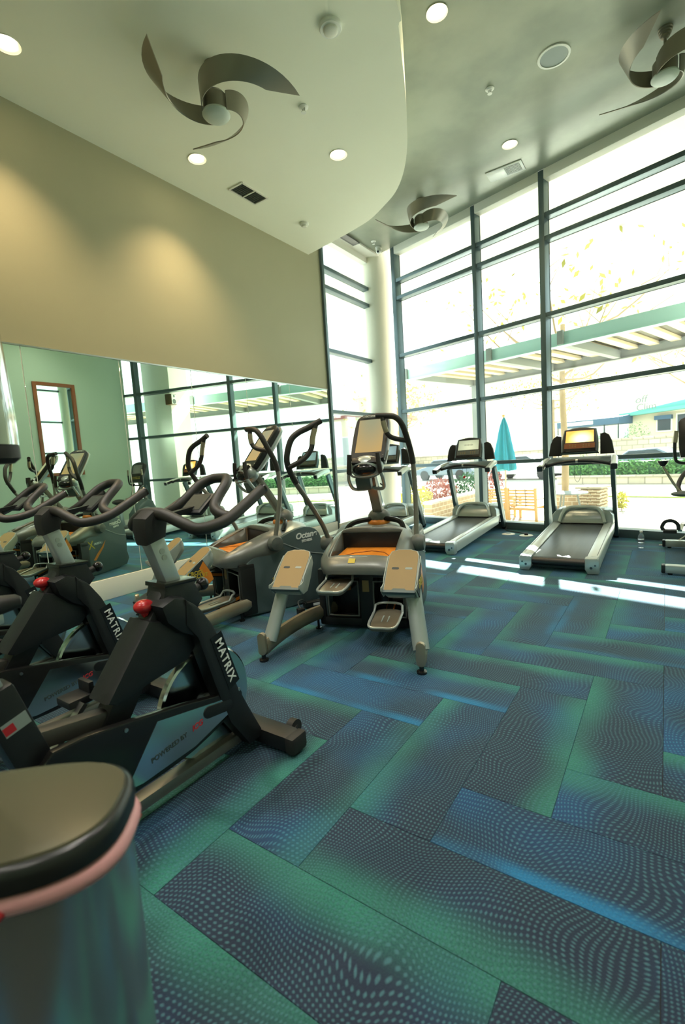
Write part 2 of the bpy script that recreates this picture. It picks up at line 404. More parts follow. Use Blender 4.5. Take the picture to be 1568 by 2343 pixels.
for j in range(-4, 30):
    for i in range(-18, 6):
        k = (i - j) % 6
        if k == 2:
            f, g, b_, h_ = HAND.get(('H', i, j), (int(rnd.random() < .15), rnd.choice([1, 1, .9, .5]), rnd.choice([0, 0, .7]), rnd.uniform(.05, .6)))
            plank(i * UX, OY + j * UY, 3 * UX, UY, 0, f, (g, b_, h_))
        if (i - j) % 6 == 1:      # vertical plank: bottom cell
            f, g, b_, h_ = HAND.get(('V', i, j), (int(rnd.random() < .8), rnd.choice([1, 1, .8, .6]), rnd.choice([0, 0, .5]), rnd.uniform(.15, .6)))
            plank(i * UX, OY + j * UY, UX, 3 * UY, 1, f, (g, b_, h_))

struct(mk('wall_left', B().box((XL - .1, (YB + 6.605) / 2, 2.5), (.2, 6.605 - YB, 5.2)), 'wall_paint'))
struct(mk('wall_right', B().box((XR + .1, (YB + 6.7) / 2, 2.5), (.2, 6.7 - YB, 5.2)), 'green_wall'))
struct(mk('wall_back', B().box(((XL + XR) / 2, YB - .1, 2.5), (XR - XL + .4, .2, 5.2)), 'green_wall'))
struct(mk('baseboard_left', B().box((XL + .014, (YB + 6.6) / 2, .105), (.028, 6.6 - YB, .21), bev=.004), 'white_trim'))
struct(mk('baseboard_right', B().box((XR - .01, (YB + 6.6) / 2, .08), (.02, 6.55 - YB, .16), bev=.004), 'white_trim'))
struct(mk('ceiling', B().prism([(XL, YB), (XR, YB), (XR, ycurt(XR)), (-4.455, ycurt(-4.455)), (-4.455, 6.605), (XL, 6.605)], 'Z', ZC, ZC + .2), 'ceiling_plaster'))
# lower soffit with its sweeping edge
edge = smooth([(-1.42, -3, 0), (-1.42, 0, 0), (-1.46, 2, 0), (-1.628, 3.448, 0), (-1.707, 3.648, 0), (-1.814, 3.914, 0), (-1.94, 4.222, 0), (-2.152, 4.691, 0), (-2.339, 5.059, 0), (-2.554, 5.39, 0), (-2.793, 5.658, 0), (-3.046, 5.836, 0), (-3.348, 6.012, 0), (-3.614, 6.098, 0), (-3.969, 6.18, 0), (XL, 6.315, 0)], 4)
struct(mk('ceiling_soffit', B().prism([(XL, YB)] + [(q.x, q.y) for q in edge], 'Z', ZS, ZC + .01), 'soffit_paint'))
# column in the glass corner
struct(mk('column', B().cyl((-4.67, 8.39, -.3), (-4.67, 8.39, 5.6), .285, n=48), 'column_plaster'))

# ------------------------------------------------------------------ window_1: the glass front
GD = .15
win = sempty('window_1', CN * DF, ANG)
TZ = [(4.385, 4.445), (4.08, 4.14), (3.06, 3.12), (2.045, 2.105), (1.03, 1.085)]
MS = [(-6.11, -6.02), (-4.415, -4.345), (-3.333, -3.255), (-.79, -.70)]
for a, b in MS:
    mu = mk('mullion', B().box(((a + b) / 2, GD / 2, 2.5), (b - a, GD, 5.0), bev=.004), 'frame_metal', win)
    mk('gasket', B().box((b + .0015, GD - .004, 2.5), (.003, .01, 4.9)), 'dark_gasket', mu)
ends = [(-6.02, -4.415), (-4.345, -3.333), (-3.255, -.79), (-.70, -.33)]
for a, b in ends:
    for z0, z1 in TZ:
        tr_ = mk('transom', B().box(((a + b) / 2, GD / 2 + .004, (z0 + z1) / 2), (b - a, GD - .008, z1 - z0), bev=.003), 'frame_metal', win)
        mk('gasket', B().box(((a + b) / 2, GD - .004, z0 - .0015), (b - a, .01, .003)), 'dark_gasket', tr_)
    mk('head_rail', B().box(((a + b) / 2, GD / 2, 4.94), (b - a, GD, .13), bev=.003), 'white_trim', win)
    mk('sill', B().box(((a + b) / 2, GD / 2, .055), (b - a, GD, .11), bev=.003), 'frame_metal', win)
    zz = [.11] + [v for z0, z1 in TZ[::-1] for v in (z0, z1)] + [4.875]
    for k in range(0, len(zz), 2):
        mk('glass_pane', B().box(((a + b) / 2, GD - .01, (zz[k] + zz[k + 1]) / 2), (b - a, .008, zz[k + 1] - zz[k])), 'glass', win)
mk('outer_ledge', B().box((-3.2, GD + .12, .03), (6.2, .24, .1)), 'white_trim', win)
# window_2: the narrow bay between wall and column
w2 = sempty('window_2')
XW2 = -4.66
mk('jamb', B().box((XW2 - .06, 6.635, 2.5), (.16, .06, 5.0), bev=.003), 'frame_metal', w2)
for z0, z1 in TZ:
    mk('transom', B().box((XW2 - .06, 7.4, (z0 + z1) / 2), (.12, 1.47, z1 - z0), bev=.003), 'frame_metal', w2)
mk('head_rail', B().box((XW2 - .06, 7.4, 4.94), (.12, 1.47, .13)), 'white_trim', w2)
mk('curb', B().box((XW2 - .06, 7.45, .07), (.2, 1.65, .2), bev=.004), 'white_trim', w2)
zz = [.17] + [v for z0, z1 in TZ[::-1] for v in (z0, z1)] + [4.875]
for k in range(0, len(zz), 2):
    mk('glass_pane', B().box((XW2 - .11, 7.4, (zz[k] + zz[k + 1]) / 2), (.008, 1.47, zz[k + 1] - zz[k])), 'glass', w2)
struct(mk('trim_1', B().box((-4.62, 7.4, 5.02), (.33, 1.6, .1)), 'white_trim'))
sl = thing('slot_panel', 'dark panel standing in for the opening over the narrow window by the column', 'vent', (-4.5, 7.25, 4.97))
mk('dark_sheet', B().box((0, 0, 0), (.14, .5, .012)), 'black_gloss', sl)  # flat dark sheet drawn in for the opening above the window head
for e in (-1, 1): mk('frame_end', B().box((0, e * .256, 0), (.16, .012, .016)), 'white_trim', sl)

# ------------------------------------------------------------------ wall mirror of frameless panels
mir = thing('wall_mirror', 'long frameless wall mirror of joined panels along the left wall', 'mirror', (XL, 0, 0))
ys = [-.72, .18, 1.08, 1.99, 2.9, 3.8, 4.7, 5.6, 6.585]
for a, b in zip(ys, ys[1:]):
    mp_ = mk('mirror_panel', B().box((.006, (a + b) / 2, 1.317), (.006, b - a - .006, 2.205), bev=.0015, seg=1), 'mirror', mir)
    mk('polished_edge', B().box((.0055, b, 1.317), (.003, .005, 2.2)), 'white_plastic', mp_)
mk('top_channel', B().box((.008, (ys[0] + ys[-1]) / 2, 2.427), (.012, ys[-1] - ys[0], .014)), 'steel', mir)

# framed mirror and outlet on the right wall, seen in the mirror
fm = thing('framed_mirror', 'tall mirror in a brown wooden frame on the green side wall', 'mirror', (XR, 5.1, 2.27))
for y in (-.385, .385): mk('frame_stile', B().box((-.02, y, 0), (.035, .075, 1.95), bev=.006), 'brown_frame', fm)
for z in (-.94, .94): mk('frame_rail', B().box((-.02, 0, z), (.035, .7, .075), bev=.006), 'brown_frame', fm)
mk('mirror_glass', B().box((-.008, 0, 0), (.006, .71, 1.82)), 'mirror', fm)
ol = thing('wall_outlet', 'white wall outlet low on the green side wall', 'outlet', (XR, 6.42, .5))
mk('cover_plate', B().box((-.004, 0, 0), (.008, .075, .115), bev=.003), 'white_plastic', ol)
for z in (-.025, .025): mk('socket', B().box((-.009, 0, z), (.004, .03, .03), bev=.003), 'light_grey', ol)

# ------------------------------------------------------------------ ceiling fittings
def downlight(x, y, z, label, power, warm=(1, .74, .42)):
    o = thing('downlight', label, 'downlight', (x, y, z), 0, 'recessed ceiling downlights')
    mk('trim_ring', B().lathe([(.062, 0), (.085, -.003), (.092, -.008), (.09, -.001), (.075, .001)], n=32), 'white_plastic', o)
    mk('lens', B().lathe([(0, -.004), (.063, -.004), (.063, .002), (0, .002)], n=28), 'lamp_lens', o)
    l = bpy.data.lights.new('downlight_lamp', 'SPOT'); l.energy = power; l.color = warm; l.spot_size = math.radians(104); l.spot_blend = .9; l.shadow_soft_size = .05
    q = bpy.data.objects.new('downlight_lamp', l); COL.objects.link(q); q.parent = o; q.location = (0, 0, -.02)
PW = 40
downlight(-4.09, 1.93, ZS, 'glowing warm recessed downlight nearest the left edge above the beige wall', PW * 1.5)
downlight(-4.1, 3.69, ZS, 'glowing warm downlight in the soffit beside the beige wall, below a fan blade', PW * 1.5)
downlight(-2.92, 4.6, ZS, 'glowing warm downlight in the soffit near its curved edge', PW)
downlight(-1.654, 4.312, ZC, 'glowing warm downlight at the top of the grey ceiling beside the curved edge', PW)
downlight(-1.634, 6.544, ZC, 'glowing warm downlight in the grey ceiling beside the white air vent', PW)
for i, (x, y) in enumerate(((-3.3, .3), (-3.3, -1.9), (-1.9, 1.2), (-1.9, -1.3))):  # extra soffit lamps added out of view to brighten the interior
    downlight(x, y, ZS, 'added unseen downlight in the soffit behind the camera, ' + ('towards the mirror wall', 'over the back left', 'over the nearest bike', 'over the back middle')[i], PW * 1.5, (1, .95, .86))
for i, (x, y) in enumerate(((0, 2.6), (.2, .2), (.2, -2.0), (.3, 4.6))):  # more unseen lamps added to lift the light on the carpet
    downlight(x, y, ZC, 'added unseen downlight in the grey ceiling out of view, ' + ('over the open carpet', 'above the camera', 'over the back right', 'near the framed mirror')[i], PW * 1.5, (1, .95, .86))
def smoke(x, y, r, label):
    o = thing('smoke_detector', label, 'smoke detector', (x, y, ZS))
    mk('base', B().lathe([(r, 0), (r, -.022), (r * .92, -.03), (0, -.03)]), 'white_plastic', o)
    mk('sensor_cap', B().lathe([(r * .66, -.028), (r * .62, -.046), (r * .5, -.052), (0, -.052)]), 'white_trim', o)
smoke(-2.11, 3.32, .085, 'larger white round smoke detector on the soffit near the top edge')
smoke(-4.11, 5.5, .06, 'small white round smoke detector on the soffit near the far wall end')
def sprinkler(x, y, z, label):
    o = thing('sprinkler_head', label, 'sprinkler', (x, y, z), 0, 'ceiling sprinklers')
    mk('escutcheon', B().lathe([(.045, 0), (.045, -.006), (.03, -.014), (.018, -.012), (0, -.012)]), 'white_plastic', o)
    mk('yoke', B().cyl((.014, 0, -.012), (.01, 0, -.045), .004, n=8).cyl((-.014, 0, -.012), (-.01, 0, -.045), .004, n=8).cyl((0, 0, -.012), (0, 0, -.04), .004, n=8), 'steel', o)
    mk('deflector', B().lathe([(.024, -.045), (.024, -.05), (0, -.05), (0, -.045)]), 'white_plastic', o)
sprinkler(-2.78, 3.83, ZS, 'white sprinkler head on the soffit just off the fan blade tip')
sprinkler(-1.556, 5.472, ZC, 'white sprinkler head in the middle of the grey ceiling')
sprinkler(-4.249, 7.663, ZC, 'white sprinkler head next to the dome camera in the ceiling corner')
o = thing('dome_camera', 'small white security camera under the ceiling corner above the column', 'camera', (-4.30, 7.93, ZC))
mk('mount', B().lathe([(.06, 0), (.058, -.03), (.05, -.04), (0, -.04)]), 'white_plastic', o)
mk('housing', B().ball((.008, -.02, -.075), .05, 12), 'white_plastic', o)
mk('lens', B().lathe([(.02, 0), (.02, .008), (0, .008)], (.016, -.06, -.095), 16, M((V((1, 0, 0)), V((0, .5, -.86)), V((.1, -.86, -.5)))).transposed()), 'black_gloss', o)
o = thing('ceiling_speaker', 'large round white speaker grille flush in the grey ceiling', 'speaker', (-.931, 5.459, ZC))
mk('rim', B().lathe([(.125, -.001), (.127, -.012), (.148, -.01), (.15, 0), (.14, .002)], n=40), 'white_plastic', o)
mk('grille', B().lathe([(0, -.008), (.126, -.006), (.126, 0), (0, 0)], n=40), 'light_grey', o)
# wide vent on the soffit: two louvred openings
o = thing('ceiling_vent', 'beige ceiling vent with two dark louvred openings on the soffit', 'vent', (-4.16, 4.5, ZS), math.radians(0))
w_, l_ = .22, .43
mk('frame', B().box((w_ / 2, 0, -.006), (.022, l_, .012)).box((-w_ / 2, 0, -.006), (.022, l_, .012)).box((0, l_ / 2, -.006), (w_, .022, .012)).box((0, -l_ / 2, -.006), (w_, .022, .012)).box((0, 0, -.006), (w_, .014, .012)), 'white_trim', o)
mk('backing', B().box((0, 0, -.001), (w_, l_, .002)), 'grey_plastic', o)
for k in range(14):
    y = -l_ / 2 + .03 + k * (l_ - .06) / 13
    mk('louver', B().box((0, y, -.005), (w_ - .02, .014, .0025), RXm(.6)), 'grey_plastic', o)
o = thing('ceiling_vent', 'long white ceiling vent with a slatted grille at its window end', 'vent', (-1.835, 7.085, ZC))
mk('frame', B().box((0, 0, -.006), (.47, .27, .012), bev=.003), 'white_plastic', o)
mk('grille_recess', B().box((.1, 0, -.0125), (.2, .19, .002)), 'grey_plastic', o)
for k in range(13): mk('louver', B().box((.006 + k * .0157, 0, -.016), (.006, .19, .008), RYm(.5)), 'white_plastic', o)

def fan(x, y, zc, drop, tips, label):
    o = thing('ceiling_fan', label, 'ceiling fan', (x, y, zc), 0, 'curled-blade ceiling fans')
    zb = -drop
    mk('ceiling_canopy', B().lathe([(.062, 0), (.062, -.012), (.055, -.016), (.055, -.032), (.048, -.036), (.048, -.052), (.038, -.056), (.036, -.075), (.02, -.085), (0, -.085)]), 'fan_bronze', o)
    mk('downrod', B().cyl((0, 0, -.07), (0, 0, zb + .24), .013, n=12), 'fan_bronze', o)
    mk('motor_housing', B().lathe([(0, zb + .185), (.04, zb + .18), (.08, zb + .165), (.1, zb + .14), (.1, zb + .02), (.108, zb + .012), (0, zb + .012)], n=32), 'fan_bronze', o)
    lens = mk('light_lens', B().lathe([(.112, zb + .02), (.112, zb + .008), (.1, zb - .006), (.06, zb - .016), (0, zb - .02)], n=32), 'fan_lens', o)
    for tp in tips:
        b = B(); n = 26; rows = []
        for k in range(n + 1):
            u = k / n; e = u ** 1.15
            thU = math.radians(tp - 152 + 152 * u); thL = math.radians(tp - 18 - 134 + 134 * u)
            rU = .112 + (.69 - .112) * (u ** 1.4); rL = .112 + (.45 - .112) * (u ** 1.4)
            zU = zb + .15 * (1 - u) + .13 * u + .06 * math.sin(PI * u); zL = zb + .01 + .075 * u
            rows.append((V((rL * math.cos(thL), rL * math.sin(thL), zL)), V((rU * math.cos(thU), rU * math.sin(thU), zU))))
        R = []
        for k, (a, c) in enumerate(rows):
            nx = rows[min(k + 1, n)]; pv = rows[max(k - 1, 0)]
            tg = ((nx[0] + nx[1]) - (pv[0] + pv[1])).normalized(); nm = tg.cross(c - a).normalized() * .004
            R.append([a + nm, (a + c) / 2 + nm * 1.2, c + nm, c - nm, (a + c) / 2 - nm * .8, a - nm])
        mk('blade', b.rings(R), 'fan_bronze', o)
fan(-3.06, 3.0, ZS, .39, (36, 156, -82), 'bronze ceiling fan with three curled blades under the pale soffit')
fan(-.04, 5.80, ZC, .42, (27, 147, -92), 'ceiling fan with pale curled blades cut by the frame at upper right')
fan(-3.035, 6.96, ZC, .40, (-21, 99, -140), 'small looking ceiling fan by the window corner, beyond the curved edge')

# ------------------------------------------------------------------ spin bikes
def ring_pts(prof, x): return [(x, y, z) for y, z in prof]
def spin_bike(x, y, label):
    o = thing('spin_bike', label, 'exercise bike', (x, y + .9, 0), 0, 'row of black spin bikes')
    T = M.Translation((0, -.9, 0))
    k = lambda n, b, m, p=o, **a: mk(n, b, m, p, T=T, **a)
    st = k('front_stabilizer', B().box((0, 1.445, .052), (.50, .095, .072), bev=.02), 'black_plastic')
    for s in (-1, 1):
        k('end_cap', B().box((s * .268, 1.445, .05), (.05, .1, .078), bev=.018), 'rubber', st)
        k('transport_wheel', B().cyl((s * .165, 1.53, .05), (s * .2, 1.53, .05), .038).cyl((s * .2, 1.53, .05), (s * .206, 1.53, .05), .014), 'rubber', st)
        k('wheel_bracket', B().bar((s * .183, 1.47, .05), (s * .183, 1.53, .05), .05, .02), 'black_plastic', st)
        k('levelling_foot', B().lathe([(.022, 0), (.022, .012), (.008, .014), (.008, .03)], (s * .26, 1.445, 0), 14), 'rubber', st)
    st = k('rear_stabilizer', B().box((0, .28, .052), (.5, .09, .07), bev=.02), 'black_plastic')
    for s in (-1, 1): k('levelling_foot', B().lathe([(.022, 0), (.022, .012), (.008, .014), (.008, .03)], (s * .22, .28, 0), 14), 'rubber', st)
    k('base_rail', B().bar((.02, .3, .068), (.02, 1.41, .068), .062, .046, bev=.012), 'arm_steel')
    mp_ = lambda L, f=.934: [(y_ * f, 1.25 - (1.25 - z_) * f) for y_, z_ in L]
    outer = [(1.16, .735), (1.215, .69), (1.25, .64), (1.29, .57), (1.34, .42), (1.39, .26), (1.525, -.03)]
    inner = [(1.43, -.035), (1.33, .12), (1.265, .32), (1.2, .56), (1.15, .63)]
    outer = mp_(outer); inner = mp_(inner)
    for s in (-1, 1):
        f = k('fork_leg', B().prism(smooth([(0, *q) for q in outer], 3) and [(q.y, q.z) for q in smooth([(0, *q) for q in outer], 3)] + inner, 'X', s * .03 if s > 0 else -.105, .105 if s > 0 else -.03, bev=.014), 'black_plastic')
        if s > 0:
            k('name_plate', B().prism(mp_([(1.258, .535), (1.318, .553), (1.396, .30), (1.334, .275)]), 'X', .1045, .107), 'black_gloss', f)
            text('logo_lettering', 'MATRIX', .05, 'white_ink', f, (.1085, 1.2265 * 1.0 - .9 + .0115, .4725), (0, .29, -.957), (0, .957, .29), bold=.0006, sp=1.18)
    k('arch_cover', B().prism(mp_([(1.05, .735), (1.12, .758), (1.17, .738), (1.225, .672), (1.235, .62), (1.2, .56), (1.13, .60), (1.07, .66)]), 'X', -.1, .1, bev=.03), 'black_plastic')
    k('side_cover', B().prism(mp_([(.99, .70), (1.17, .64), (1.215, .56), (1.14, .49), (.96, .465), (.84, .44), (.80, .46)], .96), 'X', -.065, .065, bev=.015), 'black_plastic')
    k('main_tube', B().bar((0, .775, .36), (0, 1.075, .79), .085, .095, up=(0, -.8, .6), bev=.018), 'black_plastic')
    c = k('head_collar', B().prism([(1.035, .825), (1.165, .818), (1.2, .735), (1.13, .665), (1.0, .715)], 'X', -.058, .058, bev=.014), 'black_plastic')
    k('collar_rim', B().prism([(1.028, .822), (1.17, .815), (1.172, .83), (1.03, .838)], 'X', -.064, .064, bev=.005), 'black_gloss', c)
    hp = k('handlebar_post', B().bar((0, 1.108, .78), (0, 1.033, 1.02), .062, .064, up=(0, 1, .3), bev=.008), 'brushed')
    for z in (.955, .93):
        y_ = 1.033 + (1.02 - z) * .3125
        k('bolt', B().cyl((.031, y_, z), (.034, y_, z), .011, n=14), 'steel', hp)
    for i in range(5):
        z = .845 + i * .018; y_ = 1.033 + (1.02 - z) * .3125 + .031
        k('index_notch', B().box((0, y_, z), (.03, .004, .008)), 'dark_gasket', hp)
    k('stem', B().prism([(.995, .985), (.985, 1.04), (.992, 1.085), (1.03, 1.112), (1.09, 1.105), (1.085, 1.06), (1.072, 1.005)], 'X', -.043, .043, bev=.016), 'rubber')
    hb = k('handlebar', B().tube(smooth([(-.205, 1.43, 1.152), (-.21, 1.3, 1.088), (-.213, 1.2, 1.048), (-.195, 1.1, 1.036), (-.15, 1.07, 1.06), (-.07, 1.055, 1.092), (0, 1.05, 1.098), (.07, 1.055, 1.092), (.15, 1.07, 1.06), (.195, 1.1, 1.036), (.213, 1.2, 1.048), (.21, 1.3, 1.088), (.205, 1.43, 1.152)], 5), .0225, 12), 'grip_foam')
    k('aero_loop', B().tube(smooth([(-.205, 1.24, 1.062), (-.16, 1.235, 1.075), (-.115, 1.25, 1.098), (-.095, 1.29, 1.135), (-.082, 1.345, 1.18), (-.05, 1.385, 1.203), (0, 1.395, 1.207), (.05, 1.385, 1.203), (.082, 1.345, 1.18), (.095, 1.29, 1.135), (.115, 1.25, 1.098), (.16, 1.235, 1.075), (.205, 1.24, 1.062)], 5), .0215, 12), 'grip_foam')
    for s in (-1, 1): k('end_plug', B().cyl((s * .205, 1.428, 1.151), (s * .205, 1.436, 1.155), .0235), 'black_gloss', hb)
    Rc = RXm(math.radians(38))
    cs = k('console', B().box((0, 1.262, 1.108), (.135, .115, .02), Rc, bev=.008), 'black_plastic')
    k('display', B().box((0, 1.2555, 1.1175), (.105, .085, .003), Rc), 'screen_off', cs)
    k('console_arm', B().bar((0, 1.08, 1.075), (0, 1.25, 1.095), .03, .02), 'black_plastic', cs)
    pk = k('pop_pin', B().cyl((.0, 1.15, .748), (.0, 1.235, .775), .017, n=14), 'rubber')
    k('knob_ball', B().ball((0, 1.245, .778), .027, 12), 'black_gloss', pk)
    rk = k('resistance_knob', B()._ell((0, .975, .762), .036, 14, (1, 1.05, .72)), 'red')
    k('knob_neck', B().cyl((0, .98, .745), (0, .995, .70), .02, .014), 'red_flat', rk)
    # flywheel and brake
    fc = (1.205, .288); Rw = M(((0, 0, 1), (1, 0, 0), (0, 1, 0)))
    fw = k('flywheel', B().lathe([(0, -.011), (.2, -.011), (.2, .011), (0, .011)], (0, *fc), 56, Rw), 'light_grey')
    k('rim', B().lathe([(.193, -.015), (.218, -.019), (.226, -.012), (.226, .012), (.218, .019), (.193, .015)], (0, *fc), 56, Rw), 'polished', fw)
    k('rim_line', B().lathe([(.184, .0115), (.19, .0115), (.19, .0128), (.184, .0128)], (0, *fc), 56, Rw), 'black_gloss', fw)
    for a0, a1, r0, r1, m_ in ((92, 185, .18, .11, 'red'), (-15, 40, .175, .15, 'red'), (205, 320, .175, .13, 'grey_plastic'), (45, 85, .17, .15, 'grey_plastic')):
        nA = 10; oa = []; ia = []
        for i in range(nA + 1):
            u = i / nA; a = math.radians(a0 + (a1 - a0) * u); wd = .042 * math.sin(PI * min(1, .12 + u * .9)) + .004; ro = r0 + (r1 - r0) * u
            oa.append((fc[0] + ro * math.cos(a), fc[1] + ro * math.sin(a))); ia.append((fc[0] + (ro - wd) * math.cos(a), fc[1] + (ro - wd) * math.sin(a)))
        k('swoosh', B().prism(oa + ia[::-1], 'X', .0112, .0135), m_, fw)
    k('hub', B().lathe([(0, -.05), (.028, -.05), (.034, -.02), (.034, .02), (.028, .05), (0, .05)], (0, *fc), 20, Rw), 'grey_plastic', fw)
    k('brake_housing', B().prism([(1.17, .54), (1.215, .54), (1.225, .48), (1.18, .475)], 'X', -.032, .032, bev=.008), 'black_plastic')
    # drive guard on the right side
    gp = [(.575, .45), (.94, .398), (1.18, .342), (1.275, .328), (1.312, .31), (1.318, .28), (1.285, .243), (1.06, .18), (.84, .168), (.63, .18), (.56, .3)]
    g = k('drive_guard', B().prism([(q.y, q.z) for q in smooth([(0, *q) for q in gp], 3, True)], 'X', .07, .1, bev=.008), 'black_gloss')
    pl = [(.915, .372), (1.18, .319), (1.265, .306), (1.298, .293), (1.3, .275), (1.26, .249), (1.06, .197), (.84, .186), (.775, .196)]
    k('silver_plate', B().prism(pl, 'X', .1, .1025), 'polished', g)
    k('access_cover', B().prism([(1.235 + .022 * math.cos(a), .279 + .022 * math.sin(a)) for a in [-PI / 2 - .2 + i * PI / 8 for i in range(9)]] + [(1.135 + .024 * math.cos(a), .297 + .024 * math.sin(a)) for a in [PI / 2 - .2 + i * PI / 8 for i in range(9)]], 'X', .1, .106, bev=.002), 'black_plastic', g)
    text('lettering', 'POWERED BY', .025, 'dark_ink', g, (.1032, .875 - .9, .243), (0, 1, .13), (0, -.13, 1), .0006, 'LEFT', bold=.0006)
    text('lettering', 'ICG', .03, 'red_flat', g, (.1032, 1.052 - .9, .268), (0, 1, .13), (0, -.13, 1), .0006, 'LEFT', .25, bold=.0006)
    k('bolt', B().cyl((.1, 1.3, .317), (.104, 1.3, .317), .007, n=12).cyl((.1, .8, .4), (.104, .8, .4), .007, n=12), 'steel', g)
    cr = k('crank', B().cyl((-.13, .66, .33), (.13, .66, .33), .018).bar((.122, .66, .33), (.122, .54, .21), .016, .03, up=(1, 0, 0)).bar((-.122, .66, .33), (-.122, .78, .45), .016, .03, up=(1, 0, 0)), 'steel')
    for s, yy, zz_ in ((1, .54, .21), (-1, .78, .45)):
        k('pedal', B().box((s * .185, yy, zz_), (.095, .085, .03), bev=.008).box((s * .185, yy + .045, zz_ + .03), (.08, .02, .05), bev=.006), 'black_plastic', cr)
    # rear half
    stb = k('seat_tube', B().bar((0, .655, .06), (0, .475, .665), .088, .1, up=(0, 1, .3), bev=.016), 'black_plastic')
    k('sticker', B().bar((.0445, .52, .535), (.0445, .508, .575), .002, .07, up=(0, 1, .3)), 'light_grey', stb)
    k('red_band', B().bar((.0445, .50, .535), (.0445, .492, .56), .003, .03, up=(0, 1, .3)), 'red_flat', stb)
    k('frame_rail', B().bar((0, .56, .465), (0, .86, .415), .06, .06, bev=.016), 'dark_tube')
    k('lower_stay', B().bar((0, .66, .3), (0, .72, .07), .07, .07, up=(0, 1, .3), bev=.014), 'black_plastic')
    k('seat_post', B().bar((0, .49, .62), (0, .425, .85), .056, .056, up=(0, 1, .3), bev=.008), 'brushed')
    k('seat_slider', B().bar((0, .30, .862), (0, .53, .862), .05, .03, bev=.006), 'brushed')
    sd_ = []
    for yy, w, h0, h1 in ((.585, .012, .89, .91), (.575, .028, .878, .918), (.53, .036, .872, .925), (.45, .05, .87, .928), (.37, .095, .872, .935), (.32, .12, .88, .945), (.28, .11, .892, .948), (.265, .06, .905, .94)):
        sd_.append([(w * math.copysign(abs(math.cos(a)) ** .8, math.cos(a)), yy, (h0 + h1) / 2 + (h1 - h0) / 2 * math.copysign(abs(math.sin(a)) ** .7, math.sin(a))) for a in [i * 2 * PI / 16 for i in range(16)]])
    k('saddle', B().rings(sd_), 'rubber')
    return o
spin_bike(-1.585, 0, 'nearest black spin bike, in front of the other two in its row')
spin_bike(-2.458, .033, 'middle one of the three black spin bikes, behind the nearest bike')
spin_bike(-3.335, .048, 'farthest black spin bike of the row, closest to the mirror wall')

